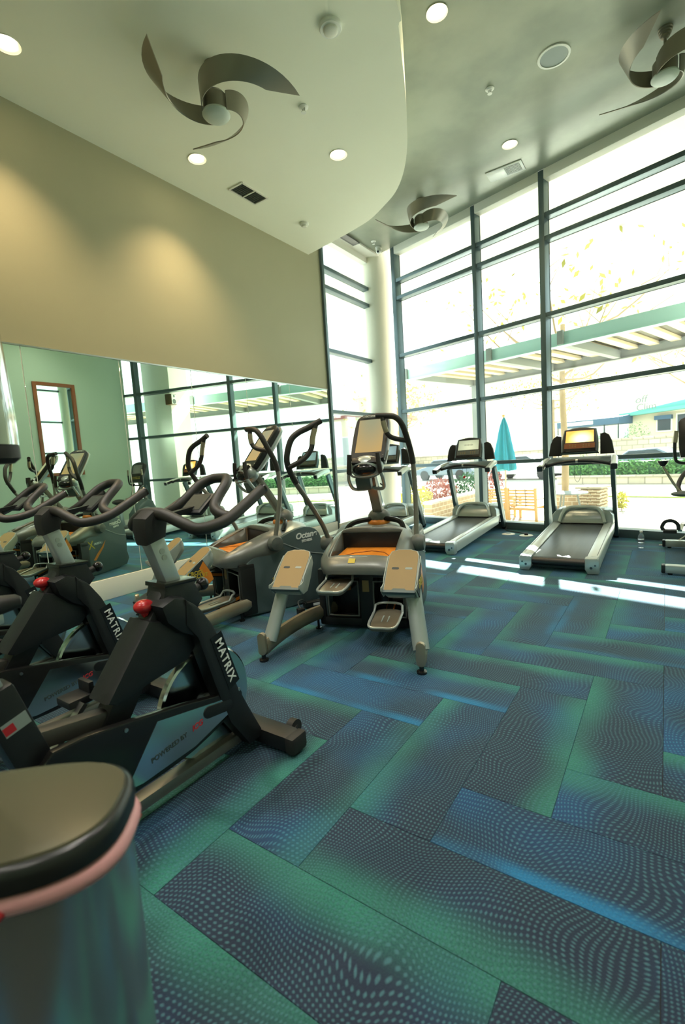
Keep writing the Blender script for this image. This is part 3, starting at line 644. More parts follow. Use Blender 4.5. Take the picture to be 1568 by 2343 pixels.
# ------------------------------------------------------------------ ellipticals with side step platforms
def boolean(o, cutters):
    for c in cutters:
        m_ = o.modifiers.new('b', 'BOOLEAN'); m_.operation = 'DIFFERENCE'; m_.object = c; m_.solver = 'EXACT'
    bpy.context.view_layer.update()
    me = bpy.data.meshes.new_from_object(o.evaluated_get(bpy.context.evaluated_depsgraph_get()))
    o.modifiers.clear(); old = o.data; o.data = me; bpy.data.meshes.remove(old)
    for c in cutters: bpy.data.objects.remove(c)
def arch_ring(y, w, zb, zt, n=22, pw=.55):
    R = [(-w * .94, y, zb), ]
    zs = zb + (zt - zb) * .35
    for i in range(n + 1):
        a = PI - PI * i / n; c, s = math.cos(a), math.sin(a)
        R.append((w * math.copysign(abs(c) ** pw, c), y, zs + (zt - zs) * abs(s) ** .8))
    R.append((w * .94, y, zb))
    return R
def elliptical(x, y, rz, label, screen):
    o = thing('elliptical_trainer', label, 'elliptical', (x, y, 0), rz, 'grey ellipticals with tan side steps')
    k = lambda n, b, m, p=o, **a: mk(n, b, m, p, **a)
    k('base_block', B().box((0, 1.13, .21), (.6, .66, .38), bev=.02), 'black_gloss')
    bz = B()
    for bx, bw in ((-.325, .05), (.025, .11), (.327, .05)): bz.box((bx, .735, .225), (bw, .13, .39), bev=.012)
    for z, h in ((.055, .06), (.42, .06)): bz.box((0, .735, z), (.7, .128, h), bev=.012)
    rf = k('rear_frame', bz, 'black_plastic')
    for s in (-1, 1):
        k('pocket_lip', B().tube(smooth([((-.155 if s < 0 else .195) + a * .115, .668, .235 + b * .13) for a, b in ((-1, -.8), (-.8, -1), (.8, -1), (1, -.8), (1, .8), (.8, 1), (-.8, 1), (-1, .8))], 4, True), .006, 6, True), 'grey_plastic', rf)
    k('warning_sticker', B().box((.02, .669, .33), (.05, .002, .085)), 'tan_pad', rf)
    # flanks
    fl = [(.74, .015), (1.46, .02), (1.49, .2), (1.5, .4), (1.475, .56), (1.42, .655), (1.3, .69), (1.14, .655), (.95, .575), (.76, .47), (.69, .38), (.68, .2), (.70, .05)]
    for s in (-1, 1):
        sp = k('side_panel', B().prism([(q.y, q.z) for q in smooth([(0, *q) for q in fl], 2, True)], 'X', min(s * .285, s * .342), max(s * .285, s * .342), bev=.02), 'flank_grey')
        k('seam', B().tube(smooth([(s * .342, 1.06, .585), (s * .343, 1.2, .515), (s * .343, 1.34, .455), (s * .341, 1.49, .418)], 4), .0045, 6), 'silver_paint', sp)
        text('logo_lettering', 'Octane', .072, 'white_ink', sp, (s * .3435, 1.315, .615), (0, s, .06 * s), (0, 0, 1), .001, bold=.0025, shear=.2)
        text('logo_lettering', 'FITNESS', .03, 'white_ink', sp, (s * .3435, 1.32, .566), (0, s, .06 * s), (0, 0, 1), .001, bold=.0015)
        if s > 0: continue
        text('model_lettering', 'LATERAL', .036, 'white_ink', sp, (s * .3435, .965, .40), (0, s, 0), (0, 0, 1), .001, bold=.001)
        text('model_lettering', 'X', .15, 'yellow', sp, (s * .3435, .965 + s * .11, .39), (0, s, 0), (0, 0, 1), .001, shear=.2)
        k('orange_flash', B().prism([(.86, .2), (.9, .19), (1.05, .33), (1.1, .42), (1.02, .34), (.93, .27)], 'X', min(s * .3425, s * .3435), max(s * .3425, s * .3435)), 'orange', sp)
    # cowls
    cw = k('top_cowl', B().rings([arch_ring(*q) for q in ((.525, .19, .452, .495), (.545, .235, .442, .525), (.6, .29, .432, .562), (.7, .328, .425, .607), (.82, .343, .42, .65), (.94, .347, .42, .69), (1.04, .345, .42, .712), (1.1, .342, .42, .712))]), 'grey_shell', ang=50)
    cut = mk('cut', B().prism([(.612, .60), (.628, .54), (.68, .515), (1.03, .5), (1.03, .668), (.985, .76), (.62, .76)], 'X', -.245, .245, bev=.03, seg=3), 'grey_shell')
    cut.parent = None; cut.location = o.location; cut.rotation_euler = o.rotation_euler
    boolean(cw, [cut])
    k('cavity_wall', B().box((0, 1.022, .585), (.5, .01, .16)), 'black_gloss', cw)
    op = k('orange_panel', B().prism([(.70, .517), (1.01, .503), (1.01, .548), (.70, .528)], 'X', -.215, .215, bev=.004), 'orange_mottled', cw)
    k('panel_line', B().tube([(-.2, .72, .531), (-.1, .84, .54), (.02, .9, .544), (.13, .86, .541), (.2, .74, .533)], .003, 6), 'brown_frame', op)
    k('hole_lip', B().tube(smooth([(-.246, .98, .67), (-.247, .8, .6), (-.235, .66, .545), (-.18, .612, .545), (0, .606, .562), (.18, .612, .545), (.235, .66, .545), (.247, .8, .6), (.246, .98, .67)], 5), .006, 8), 'silver_paint', cw)
    k('badge', B().box((-.04, .563, .541), (.05, .04, .003), RXm(.68)), 'yellow', cw)
    k('front_cowl', B().rings([arch_ring(*q) for q in ((1.09, .30, .42, .66), (1.18, .295, .42, .7), (1.3, .28, .42, .728), (1.4, .265, .4, .705), (1.46, .25, .35, .64), (1.495, .22, .3, .5))]), 'silver_paint', ang=50)
    k('cowl_gap', B().tube(smooth([(-.27, 1.1, .62), (-.235, 1.16, .70), (-.15, 1.21, .735), (0, 1.235, .748), (.13, 1.225, .742), (.2, 1.19, .72), (.23, 1.15, .67)], 4), .022, 8), 'black_gloss')
    cb = k('collar_boot', B()._ell((0, 1.285, .755), .105, 16, (.92, .85, .75)), 'grey_plastic')
    k('boot_orange', B()._ell((0, 1.27, .715), .1, 14, (1, .9, .45)), 'orange', cb)  # orange part showing under the boot
    k('mast', B().bar((0, 1.3, .74), (0, 1.03, 1.17), .085, .06, up=(0, 1, .6), bev=.018), 'arm_steel')
    # console
    Tc = M.Translation((.01, 1.115, 1.42)) @ M.Rotation(math.radians(-52) + PI / 2, 4, 'X')    # local x right, y up the face, z toward the user
    Tc = M.Translation((.01, 1.115, 1.415)) @ M((( 1, 0, 0, 0), (0, .61, -.79, 0), (0, .79, .61, 0), (0, 0, 0, 1)))
    out = smooth([(-.135, -.2, 0), (-.142, 0, 0), (-.132, .16, 0), (-.105, .205, 0), (-.05, .228, 0), (.05, .228, 0), (.105, .205, 0), (.132, .16, 0), (.142, 0, 0), (.135, -.2, 0), (.1, -.235, 0), (-.1, -.235, 0)], 4, True)
    R = [[(q.x * f, q.y * f, z) for q in out] for f, z in ((.8, -.05), (.95, -.035), (1, -.01), (1, .012), (.97, .02))]
    con = mk('console', B().rings(R), 'black_plastic', o, T=Tc)
    mk('side_shell', B().rings([[(q.x * f, q.y * f, z) for q in out] for f, z in ((.82, -.075), (1.03, -.05), (1.04, -.03), (1.0, -.028))]), 'silver_paint', con, T=Tc)
    mk('screen', B().quad((-.105, -.165, .0208), (.105, -.165, .0208), (.105, .165, .0208), (-.105, .165, .0208)), screen, con, T=Tc)
    mk('top_cap', B().box((-.02, .198, .021), (.13, .03, .006), bev=.002), 'grey_plastic', con, T=Tc)
    l_ = text('lettering', 'OCTANE', .02, 'white_ink', con, (0, 0, 0), (1, 0, 0), (0, 1, 0), .0008); l_.data.transform(Tc @ M.Translation((-.02, .198, .0255)))
    mk('led', B().ball((.12, -.2, .022), .004, 6), 'white_plastic', con, T=Tc)
    pod = k('cup_pod', B()._ell((0, .97, 1.185), .135, 18, (1, .62, .66)), 'silver_paint')
    k('button_strip', B().box((0, .925, 1.232), (.2, .06, .03), RXm(.75), bev=.008), 'black_plastic', pod)
    k('cup_bowl', B()._ell((-.005, .932, 1.17), .1, 16, (1, .66, .52)), 'black_gloss', pod)
    k('cup_knob', B()._ell((-.005, .89, 1.205), .032, 12, (1, .5, .3)), 'black_plastic', pod)
    k('pod_rim', B().tube(smooth([(-.12, .94, 1.15), (-.09, .885, 1.12), (0, .86, 1.11), (.09, .885, 1.12), (.12, .94, 1.15)], 4), .008, 8), 'grey_plastic', pod)
    k('adapter_box', B().box((-.035, 1.0, 1.065), (.12, .07, .1), RXm(.35), bev=.01), 'flank_grey', pod)
    for s in (-1, 1):
        h = k('static_handle', B().tube(smooth([(s * .125, .9, 1.14), (s * .135, .925, 1.09), (s * .12, .99, 1.02), (s * .04, 1.07, 1.01), (0, 1.11, 1.03)], 5), .014, 10), 'silver_paint')
        k('grip', B().tube(smooth([(s * .11, .895, 1.285), (s * .115, .892, 1.22), (s * .125, .9, 1.14)], 4), .018, 10), 'grip_foam', h)
    k('cable_hook', B().tube(smooth([(.05, 1.1, 1.02), (.09, 1.08, 1.01), (.1, 1.06, 1.03), (.08, 1.05, 1.05)], 4), .006, 6), 'black_plastic')
    # moving arms
    arms = {1: ([(.352, 1.0, .60), (.35, 1.05, .8), (.345, 1.09, 1.02), (.338, 1.09, 1.2)], [(.338, 1.09, 1.19), (.33, 1.07, 1.28), (.31, 1.02, 1.40), (.285, .985, 1.49), (.245, .965, 1.54), (.19, .955, 1.555), (.10, .945, 1.562)], [(.15, .95, 1.545), (.165, .945, 1.47), (.185, .955, 1.415), (.23, .985, 1.385), (.325, 1.05, 1.362)]),
            -1: ([(-.352, .98, .60), (-.37, .93, .73), (-.415, .80, .92), (-.475, .67, 1.11)], [(-.47, .68, 1.10), (-.495, .63, 1.2), (-.495, .60, 1.29), (-.46, .61, 1.41), (-.41, .64, 1.465), (-.34, .68, 1.50), (-.255, .72, 1.545)], [(-.29, .70, 1.52), (-.315, .685, 1.43), (-.33, .67, 1.34), (-.39, .645, 1.27), (-.49, .61, 1.22)])}
    for s, (lo, up_, grip) in arms.items():
        a = k('swing_arm', B().tube(smooth(lo, 5), .019, 12), 'arm_steel')
        k('arm_grip', B().tube(smooth(up_, 5), .0225, 12), 'grip_foam', a)
        k('inner_grip', B().tube(smooth(grip, 5), .019, 12), 'grip_foam', a)
        q = smooth(grip, 5); k('pulse_sensor', B().tube(q[2:9], .0205, 12), 'champagne', a)
        k('pivot_hub', B().lathe([(0, -.05), (.05, -.045), (.066, -.012), (.066, .02), (.055, .048), (0, .056)], (s * .365, .995, .59), 24, M(((0, 0, s), (0, 1, 0), (-s, 0, 0)))), 'grey_plastic', a)
    # curved rear legs, feet, posts and step platforms
    for s in (-1, 1):
        lg = k('rear_leg', B().beam(smooth([(s * .2, .93, .105), (s * .3, .78, .115), (s * .40, .56, .12), (s * .475, .3, .105), (s * .505, .05, .085)], 5), .062, .1), 'champagne')
        k('end_plate', B().prism([(s * .507 + .028 * math.cos(a), .115 + .045 * (1 if math.sin(a) > 0 else -1) * 1 + .028 * math.sin(a)) for a in [i * PI / 10 for i in range(20)]], 'Y', .02, .052, bev=.006), 'champagne', lg)
        k('levelling_foot', B().lathe([(0, 0), (.03, 0), (.03, .012), (.014, .016), (.014, .05), (0, .05)], (s * .507, .04, 0), 18), 'black_gloss', lg)
        k('mid_foot', B().lathe([(0, 0), (.022, 0), (.022, .01), (.009, .012), (.009, .075), (0, .075)], (s * .36, .65, 0), 14), 'black_gloss', lg)
        k('bolt', B().cyl((s * .5 - .028, .16, .12), (s * .5 - .036, .16, .12), .009, n=10).cyl((s * .5 + .028, .16, .12), (s * .5 + .036, .16, .12), .009, n=10).cyl((s * .5 - .028, .2, .09), (s * .5 - .036, .2, .09), .007, n=10), 'steel', lg)
        k('step_post', B().tube([(s * .497, .12, .105), (s * .465, .2, .27), (s * .43, .29, .47)], .05, 18, flat=.8), 'silver_paint')
        Tp = M.Translation((s * .372, .285, .545)) @ M(((1, 0, 0, 0), (0, .80, -.6, 0), (0, .6, .80, 0), (0, 0, 0, 1)))
        ol_ = [(-.098, -.165, 0), (-.1, 0, 0), (-.098, .12, 0), (-.085, .155, 0), (-.04, .172, 0), (.04, .172, 0), (.085, .155, 0), (.098, .12, 0), (.1, 0, 0), (.098, -.165, 0)]
        pl_ = mk('step_platform', B().prism([(q[0], q[1]) for q in ol_], 'Z', -.012, .004, bev=.004), 'light_grey', o, T=Tp)
        mk('tan_pad', B().prism([(q[0] * .94, q[1] * .965) for q in ol_], 'Z', .004, .007, bev=.001, seg=1), 'tan_pad', pl_, T=Tp)
        for hx in (-.042, .042):
            mk('slot', B().prism([(hx + (.014 if math.cos(a) > 0 else -.014) + .009 * math.cos(a), .01 + .009 * math.sin(a)) for a in [i * PI / 8 + .01 for i in range(16)]], 'Z', .0068, .0078), 'dark_gasket' if hx < 0 else 'light_grey', pl_, T=Tp)
        mk('strap_clip', B().prism([(-.1, -.178), (.1, -.178), (.1, -.160), (.045, -.160), (.035, -.148), (-.035, -.148), (-.045, -.160), (-.1, -.160)], 'Z', -.014, .011, bev=.002), 'flank_grey', pl_, T=Tp)
        for e in (-1, 1):
            mk('side_wing', B().prism([(-.18, .02), (-.165, .035), (-.13, .01), (-.1, -.002), (-.07, .012), (.03, .006), (.12, 0), (.1, -.05), (.0, -.085), (-.1, -.1), (-.16, -.06)], 'X', min(e * .1, e * .108), max(e * .1, e * .108), bev=.003), 'light_grey', pl_, T=Tp)
        bow = [[(q[0] * f * (.96 if f > .9 else 1), q[1] * f + dy, z) for q in ol_] for f, z, dy in ((.96, -.012, 0), (.94, -.05, -.005), (.8, -.09, -.012), (.5, -.115, -.02))]
        mk('underside_bowl', B().rings(bow), 'light_grey', pl_, T=Tp, ang=60)
        sk = mk('circuit_skirt', B().prism([(-.165, .02), (-.1, -.004), (.0, .004), (.06, .004), (.04, -.12), (.02, -.17), (-.05, -.17), (-.13, -.11)], 'X', min(s * .109, s * .113), max(s * .109, s * .113)), 'dark_gasket', pl_, T=Tp)
        mk('orange_wedge', B().prism([(.0, -.03), (.055, -.01), (.04, -.12), (.02, -.168), (-.045, -.168)], 'X', min(s * .1131, s * .114), max(s * .1131, s * .114)), 'orange', pl_, T=Tp)
        for i, w_ in enumerate(('CROSS', 'CIRCUIT')):
            tx = text('circuit_lettering', w_, .038, 'yellow', pl_, (0, 0, 0), (1, 0, 0), (0, 1, 0), .001, bold=.0008)
            tx.data.transform(Tp @ M.Translation((s * .1142, -.045, -.035 - .034 * i)) @ M.Rotation(math.radians(90 * s), 4, 'Z') @ M.Rotation(math.radians(90), 4, 'X') @ M.Rotation(math.radians(-32 * s if s > 0 else 32), 4, 'Z'))
    # pedals on their arms
    for s, px, pz, pt in ((-1, -.15, .375, .08), (1, .2, .15, .14)):
        ar = k('pedal_arm', B().bar((s * .17, 1.05, .25), (px, .50, pz - .045), .05, .045, bev=.01), 'black_plastic')
        k('arm_stripe', B().bar((s * .17 + .0265, 1.0, .235), (px + .0265, .52, pz - .042), .003, .024), 'orange', ar)
        k('arm_stripe', B().bar((s * .17 - .0265, 1.0, .235), (px - .0265, .52, pz - .042), .003, .024), 'orange', ar)
        Tp = M.Translation((px, .5, pz)) @ M.Rotation(pt, 4, 'X')
        pp = smooth([(-.085, -.14, 0), (-.1, 0, 0), (-.08, .14, 0), (.08, .14, 0), (.1, 0, 0), (.085, -.14, 0), (.0, -.155, 0)], 4, True)
        pd = mk('pedal', B().prism([(q.x, q.y) for q in pp], 'Z', -.014, 0, bev=.004), 'grey_plastic', ar, T=Tp)
        mk('tread', B().prism([(q.x * .88, q.y * .9) for q in pp], 'Z', 0, .004), 'champagne', pd, T=Tp)
        mk('raised_rim', B().tube([(q.x, q.y, .012 + (.035 if q.y > .1 else 0)) for q in pp], .009, 8, True), 'silver_paint', pd, T=Tp)
        [mk('tread_rib', B().box((e * .02, -.01, .005), (.008, .09, .004)), 'light_grey', pd, T=Tp) for e in (-1, 1)]
    for s in (-1, 1): k('toe_hub', B().cyl((s * .3, .78, .31 - s * .09), (s * .2, .78, .31 - s * .09), .04), 'black_gloss')
    return o
elliptical(-1.63, 2.2, math.radians(16.3), 'grey elliptical with tan steps standing alone nearest the treadmills, seen from behind', 'screen_dim')
elliptical(-3.41, 2.115, math.radians(-20.7), 'grey elliptical between the spin bikes and the mirror wall, turned side-on', 'screen_dim')

# ------------------------------------------------------------------ treadmills
def treadmill(x, y, rz, label, screen, digits=None, clip_red=False):
    o = thing('treadmill', label, 'treadmill', (x, y, 0), rz, 'silver treadmills facing the window')
    deck = M(((1, 0, 0, 0), (0, 1.278, 0, 0), (0, .068, 1, -.05), (0, 0, 0, 1)))
    sh = lambda y_, z_: M.Translation((0, y_, z_))
    TT = {n: deck for n in ('deck_frame', 'running_belt', 'rear_roller', 'side_rail', 'rail_groove', 'rear_cap', 'bolt_hole')}
    TT.update({n: sh(.37, .045) for n in ('motor_hood', 'hood_arch', 'hood_badge', 'hood_gap', 'ballast')})
    TT.update({n: sh(.42, 0) for n in ('upright', 'front_face', 'floor_wheel')})
    TT.update({n: sh(.30, .02) for n in ('handrail', 'rail_cap', 'rail_pad')})
    TT.update({n: sh(.25, .02) for n in ('crossbar', 'sensor_joint', 'console_deck', 'safety_key', 'tether_cord', 'safety_clip')})
    TT['speaker_wing'] = M(((1, 0, 0, 0), (0, 1, 0, .25), (0, 0, 1.2, -.164), (0, 0, 0, 1)))
    k = lambda n, b, m, p=o, **a: mk(n, b, m, p, T=TT.get(n), **a)
    k('deck_frame', B().box((0, .88, .115), (.62, 1.66, .1), bev=.01), 'deck_grey')
    k('running_belt', B().box((0, .70, .178), (.49, 1.38, .016), bev=.006), 'belt')
    k('rear_roller', B().cyl((-.25, .03, .145), (.25, .03, .145), .043), 'black_plastic')
    for s in (-1, 1):
        r = k('side_rail', B().prism([(s * .252, .196), (s * .30, .212), (s * .355, .208), (s * .365, .19), (s * .36, .075), (s * .30, .07), (s * .30, .16), (s * .252, .17)][::s], 'Y', .05, 1.42, bev=.004), 'pale_silver')
        k('rail_groove', B().box((s * .34, .73, .2085), (.006, 1.3, .004)), 'grey_plastic', r)
        c = k('rear_cap', B().prism([(s * .245, .205), (s * .35, .212), (s * .37, .185), (s * .365, .06), (s * .27, .055), (s * .245, .1)][::s], 'Y', -.03, .055, bev=.012), 'silver_paint')
        for bx, bz_ in ((s * .3, .12), (s * .335, .145)): k('bolt_hole', B().cyl((bx, -.034, bz_), (bx, -.028, bz_), .012 if bz_ < .13 else .008, n=12), 'black_gloss', c)
        k('levelling_foot', B().lathe([(0, 0), (.024, 0), (.024, .012), (.01, .014), (.01, .06), (0, .06)], (s * .31, .16, 0), 14), 'black_gloss')
        u = k('upright', B().bar((s * .368, 1.64, .05), (s * .352, 1.25, 1.0), .052, .095, up=(0, 1, .4), bev=.01), 'frame_metal')
        k('front_face', B().bar((s * .368, 1.69, .06), (s * .352, 1.30, 1.0), .054, .012, up=(0, 1, .4)), 'pale_silver', u)
        k('floor_wheel', B().cyl((s * .34, 1.66, .045), (s * .39, 1.66, .045), .045, n=18), 'black_gloss', u)
        h = k('handrail', B().beam(smooth([(s * .40, .93, .965), (s * .395, 1.05, 1.0), (s * .385, 1.2, 1.035), (s * .37, 1.36, 1.05)], 4), .075, .07), 'pale_silver')
        k('rail_cap', B().box((s * .40, .922, .962), (.072, .03, .066), RXm(.25), bev=.012), 'black_plastic', h)
        k('rail_pad', B().beam([(s * .362, .94, .968), (s * .36, 1.08, 1.006)], .012, .05), 'black_plastic', h)
        k('speaker_wing', B().prism([(s * .22, 1.07), (s * .375, 1.07), (s * .35, 1.2), (s * .315, 1.265), (s * .27, 1.29), (s * .22, 1.28)][::s], 'Y', 1.40, 1.45, bev=.014), 'rubber')
        w = k('ballast', B().prism([(s * .25, .2), (s * .36, .2), (s * .355, .3), (s * .31, .36), (s * .25, .375)][::s], 'Y', 1.36, 1.78, bev=.03), 'silver_paint')
    hd = [(1.33, .17), (1.355, .26), (1.41, .335), (1.5, .375), (1.66, .375), (1.76, .32), (1.8, .2), (1.8, .1), (1.4, .1)]
    mh = k('motor_hood', B().prism([(q.y, q.z) for q in smooth([(0, *q) for q in hd[:7]], 3)] + hd[7:], 'X', -.27, .27, bev=.02), 'silver_paint')
    k('hood_arch', B().tube(smooth([(-.262, 1.325, .215), (-.235, 1.355, .315), (-.185, 1.42, .375), (-.1, 1.46, .392), (.1, 1.46, .392), (.185, 1.42, .375), (.235, 1.355, .315), (.262, 1.325, .215)], 5), .022, 8), 'pale_silver', mh)
    k('hood_badge', B()._ell((0, 1.5, .388), .075, 14, (1, .42, .16)), 'white_plastic', mh)
    k('hood_gap', B().box((0, 1.34, .19), (.5, .02, .02)), 'black_gloss', mh)
    cb_ = k('crossbar', B().tube(smooth([(-.36, 1.13, .985), (-.2, 1.1, 1.022), (0, 1.085, 1.038), (.2, 1.1, 1.022), (.36, 1.13, .985)], 5), .021, 12), 'black_plastic')
    k('sensor_joint', B().cyl((-.012, 1.085, 1.038), (.012, 1.085, 1.038), .0225, n=14), 'steel', cb_)
    dk = k('console_deck', B().prism([(1.14, 1.015), (1.28, 1.06), (1.44, 1.075), (1.46, 1.03), (1.3, .985), (1.16, .985)], 'X', -.355, .355, bev=.012), 'flank_grey')
    k('safety_key', B().box((0, 1.175, 1.035), (.14, .05, .012), RXm(.25), bev=.004), 'red_flat', dk)
    Tc = M.Translation((0, 1.61, 1.313)) @ M(((.9, 0, 0, 0), (0, .28, -.933, 0), (0, .72, .36, 0), (0, 0, 0, 1)))
    out = smooth([(-.225, -.215, 0), (-.222, .0, 0), (-.2, .15, 0), (-.18, .175, 0), (0, .205, 0), (.18, .175, 0), (.2, .15, 0), (.222, .0, 0), (.225, -.215, 0), (.2, -.228, 0), (-.2, -.228, 0)], 3, True)
    con = mk('console', B().rings([[(q.x * f, q.y * f, z) for q in out] for f, z in ((.9, -.05), (1.02, -.035), (1.02, .0), (1, .012), (.94, .016))]), 'flank_grey', o, T=Tc)
    mk('bezel', B().rings([[(q.x * f, q.y * f, z) for q in out] for f, z in ((.93, .012), (.93, .0185), (.91, .02))]), 'black_plastic', con, T=Tc)
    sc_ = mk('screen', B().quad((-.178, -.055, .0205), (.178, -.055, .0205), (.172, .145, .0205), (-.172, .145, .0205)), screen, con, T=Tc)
    mk('key_panel', B().box((0, -.115, .02), (.38, .085, .003)), 'brown_frame' if screen == 'screen_sunset' else 'grey_plastic', con, T=Tc)
    for i in range(2):
        for sgn in (-1, 1):
            for j in range(3): mk('key_button', B().box((sgn * (.05 + .035 * j), -.098 - .03 * i, .0225), (.016, .014, .003), bev=.001, seg=1), 'tan_pad', con, T=Tc)
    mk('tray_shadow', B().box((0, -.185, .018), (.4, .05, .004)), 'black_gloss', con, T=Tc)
    if digits:
        tx = text('display_digits', digits, .042, 'white_ink', sc_, (0, 0, 0), (1, 0, 0), (0, 1, 0), .0006, bold=.002); tx.data.transform(Tc @ M.Translation((0, .045, .0215)))
    k('tether_cord', B().tube(smooth([(-.03, 1.16, 1.02), (-.035, 1.13, .85), (0, 1.12, .78), (.035, 1.13, .85), (.03, 1.16, 1.02)], 5), .0022, 5), 'dark_gasket')
    if clip_red: k('safety_clip', B().box((.005, 1.12, .86), (.03, .02, .04), RYm(.5), bev=.005), 'red')
    return o
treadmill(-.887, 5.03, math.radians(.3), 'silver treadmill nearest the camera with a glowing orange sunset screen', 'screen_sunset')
treadmill(-2.5, 5.5, math.radians(-.5), 'silver treadmill in the middle of the row, white digits on an olive screen', 'screen_olive', '00 00 00', True)
treadmill(-3.85, 5.42, math.radians(-.5), 'silver treadmill farthest left, mostly hidden behind the standing elliptical', 'screen_slate')

# ------------------------------------------------------------------ recumbent style bike cut by the right edge
def lean_bike():
    o = thing('upright_bike', 'dark grey exercise bike at the right edge by the window, with strapped pedal', 'exercise bike', (.34, 5.9, 0))
    k = lambda n, b, m, p=o, **a: mk(n, b, m, p, **a)
    for y, z in ((-.66, .055), (.66, .055)):
        s_ = k('floor_bar', B().box((0, y, z), (.68, .085, .075), bev=.012), 'silver_paint')
        for e in (-1, 1):
            k('bar_cap', B().box((e * .352, y, z), (.035, .09, .08), bev=.014), 'black_plastic', s_)
            k('bar_foot', B().lathe([(0, 0), (.02, 0), (.02, .02), (0, .02)], (e * .3, y, 0), 12), 'black_gloss', s_)
    k('spine', B().bar((0, -.62, .1), (0, .62, .1), .11, .09, bev=.02), 'grey_shell')
    k('drive_housing', B().prism([(.0, .12), (.62, .12), (.6, .35), (.5, .62), (.36, .68), (.18, .55), (.02, .36)], 'X', -.14, .14, bev=.05, seg=3), 'flank_grey')
    k('housing_disc', B().lathe([(0, 0), (.17, 0), (.17, .012), (0, .02)], (-.14, .3, .33), 32, M(((0, 0, -1), (1, 0, 0), (0, -1, 0)))), 'silver_paint')
    k('front_post', B().bar((-.1, .62, .09), (-.1, .62, .33), .04, .06, up=(0, 1, 0), bev=.01), 'rubber')
    cr = k('crank', B().cyl((-.2, .3, .33), (.2, .3, .33), .02).bar((-.19, .3, .33), (-.215, .12, .29), .02, .035, up=(1, 0, 0)), 'steel')
    pd = k('pedal', B().box((-.30, .10, .285), (.12, .1, .035), bev=.008), 'rubber', cr)
    k('pedal_strap', B().tube(smooth([(-.355, .1, .295), (-.37, .1, .33), (-.34, .1, .385), (-.28, .1, .395), (-.235, .1, .36), (-.225, .1, .3)], 5), .006, 6, flat=3), 'black_plastic', cr)
    k('mast', B().bar((0, .42, .6), (0, .28, 1.1), .07, .07, up=(0, 1, .3), bev=.015), 'grey_shell')
    Tc = M.Translation((0, .27, 1.265)) @ M(((1, 0, 0, 0), (0, .3, -.954, 0), (0, .954, .3, 0), (0, 0, 0, 1)))
    out = smooth([(-.22, -.2, 0), (-.232, .05, 0), (-.215, .19, 0), (0, .235, 0), (.215, .19, 0), (.232, .05, 0), (.22, -.2, 0), (.16, -.225, 0), (-.16, -.225, 0)], 3, True)
    con = mk('console', B().rings([[(q.x * f, q.y * f, z) for q in out] for f, z in ((.9, -.05), (1, -.035), (1, .01), (.95, .018))]), 'black_plastic', o, T=Tc)
    mk('screen', B().quad((-.175, -.03, .0195), (.175, -.03, .0195), (.17, .165, .0195), (-.17, .165, .0195)), 'screen_off', con, T=Tc)
    for i in range(2):
        for j in range(6): mk('key_button', B().box((-.13 + .05 * j, -.11 - .035 * i, .02), (.022, .016, .004)), 'yellow', con, T=Tc)
    for s in (-1, 1):
        h = k('loop_handle', B().tube(smooth([(s * .255, .2, 1.31), (s * .265, .2, 1.22), (s * .262, .2, 1.06), (s * .23, .22, 1.0), (s * .1, .27, .98), (0, .3, .98)], 5), .016, 10), 'black_plastic')
        k('sensor_grip', B().tube([(s * .254, .2, 1.33), (s * .264, .2, 1.21)], .02, 12), 'champagne', h)
    k('lower_grip', B().tube(smooth([(-.10, .24, .97), (-.2, .1, .86), (-.235, -.02, .76), (-.2, -.1, .7), (-.1, -.1, .68)], 5), .022, 10), 'grip_foam')
    st = k('seat_lever', B().tube(smooth([(-.365, -.1, 1.0), (-.35, -.1, .95), (-.25, -.1, .76), (-.2, -.1, .72), (-.05, -.1, .72)], 4), .012, 8), 'champagne')
    k('lever_cap', B().lathe([(0, .05), (.05, .05), (.045, .035), (.02, -.005), (0, -.01)], (-.365, -.1, .985), 18), 'black_gloss', st)
    k('arm_pad', B()._ell((-.2, -.13, .70), .1, 14, (1, .6, .28)), 'grey_plastic', st)
    k('seat_post', B().bar((0, -.2, .12), (0, -.26, .62), .07, .07, up=(0, 1, .3), bev=.01), 'silver_paint')
    k('saddle', B()._ell((0, -.24, .66), .13, 16, (1, 1.1, .45)), 'rubber')
    k('power_cord', B().tube(smooth([(-.1, .64, .2), (-.2, .68, .1), (-.32, .72, .03), (-.4, .75, .012)], 5), .006, 6), 'white_plastic')
lean_bike()

# ------------------------------------------------------------------ small floor things
o = thing('water_bottle', 'clear plastic water bottle standing on the blue carpet near the window', 'bottle', (-.235, 6.5, 0))
mk('bottle_shell', B().lathe([(0, .003), (.03, .0), (.034, .006), (.034, .03), (.031, .04), (.034, .05), (.034, .11), (.03, .14), (.018, .165), (.0135, .172), (.0135, .185), (0, .185)], n=24), 'clear_plastic', o)
mk('screw_cap', B().lathe([(0, .183), (.016, .183), (.016, .2), (0, .2)], n=20), 'white_plastic', o)
mk('label_band', B().lathe([(.0343, .06), (.0345, .06), (.0345, .1), (.0343, .1)], n=24), 'clear_plastic', o)
for x, y, lb in ((-1.93, 7.12, 'round white floor outlet plate on the carpet beside the middle treadmill'), (-1.66, 7.05, 'round white floor outlet plate with a black plug near the glass front')):
    o = thing('floor_outlet', lb, 'floor outlet', (x, y, 0), 0, 'round floor outlets')
    mk('cover_disc', B().lathe([(0, .006), (.085, .006), (.095, .001), (.095, 0), (0, 0)], n=32), 'white_plastic', o)
    if x > -1.8: mk('plug', B().box((0, 0, .02), (.05, .035, .03), bev=.006), 'black_plastic', o)
    else: mk('hinge_lid', B().lathe([(0, .009), (.035, .009), (.037, .006), (0, .006)], n=20), 'light_grey', o)
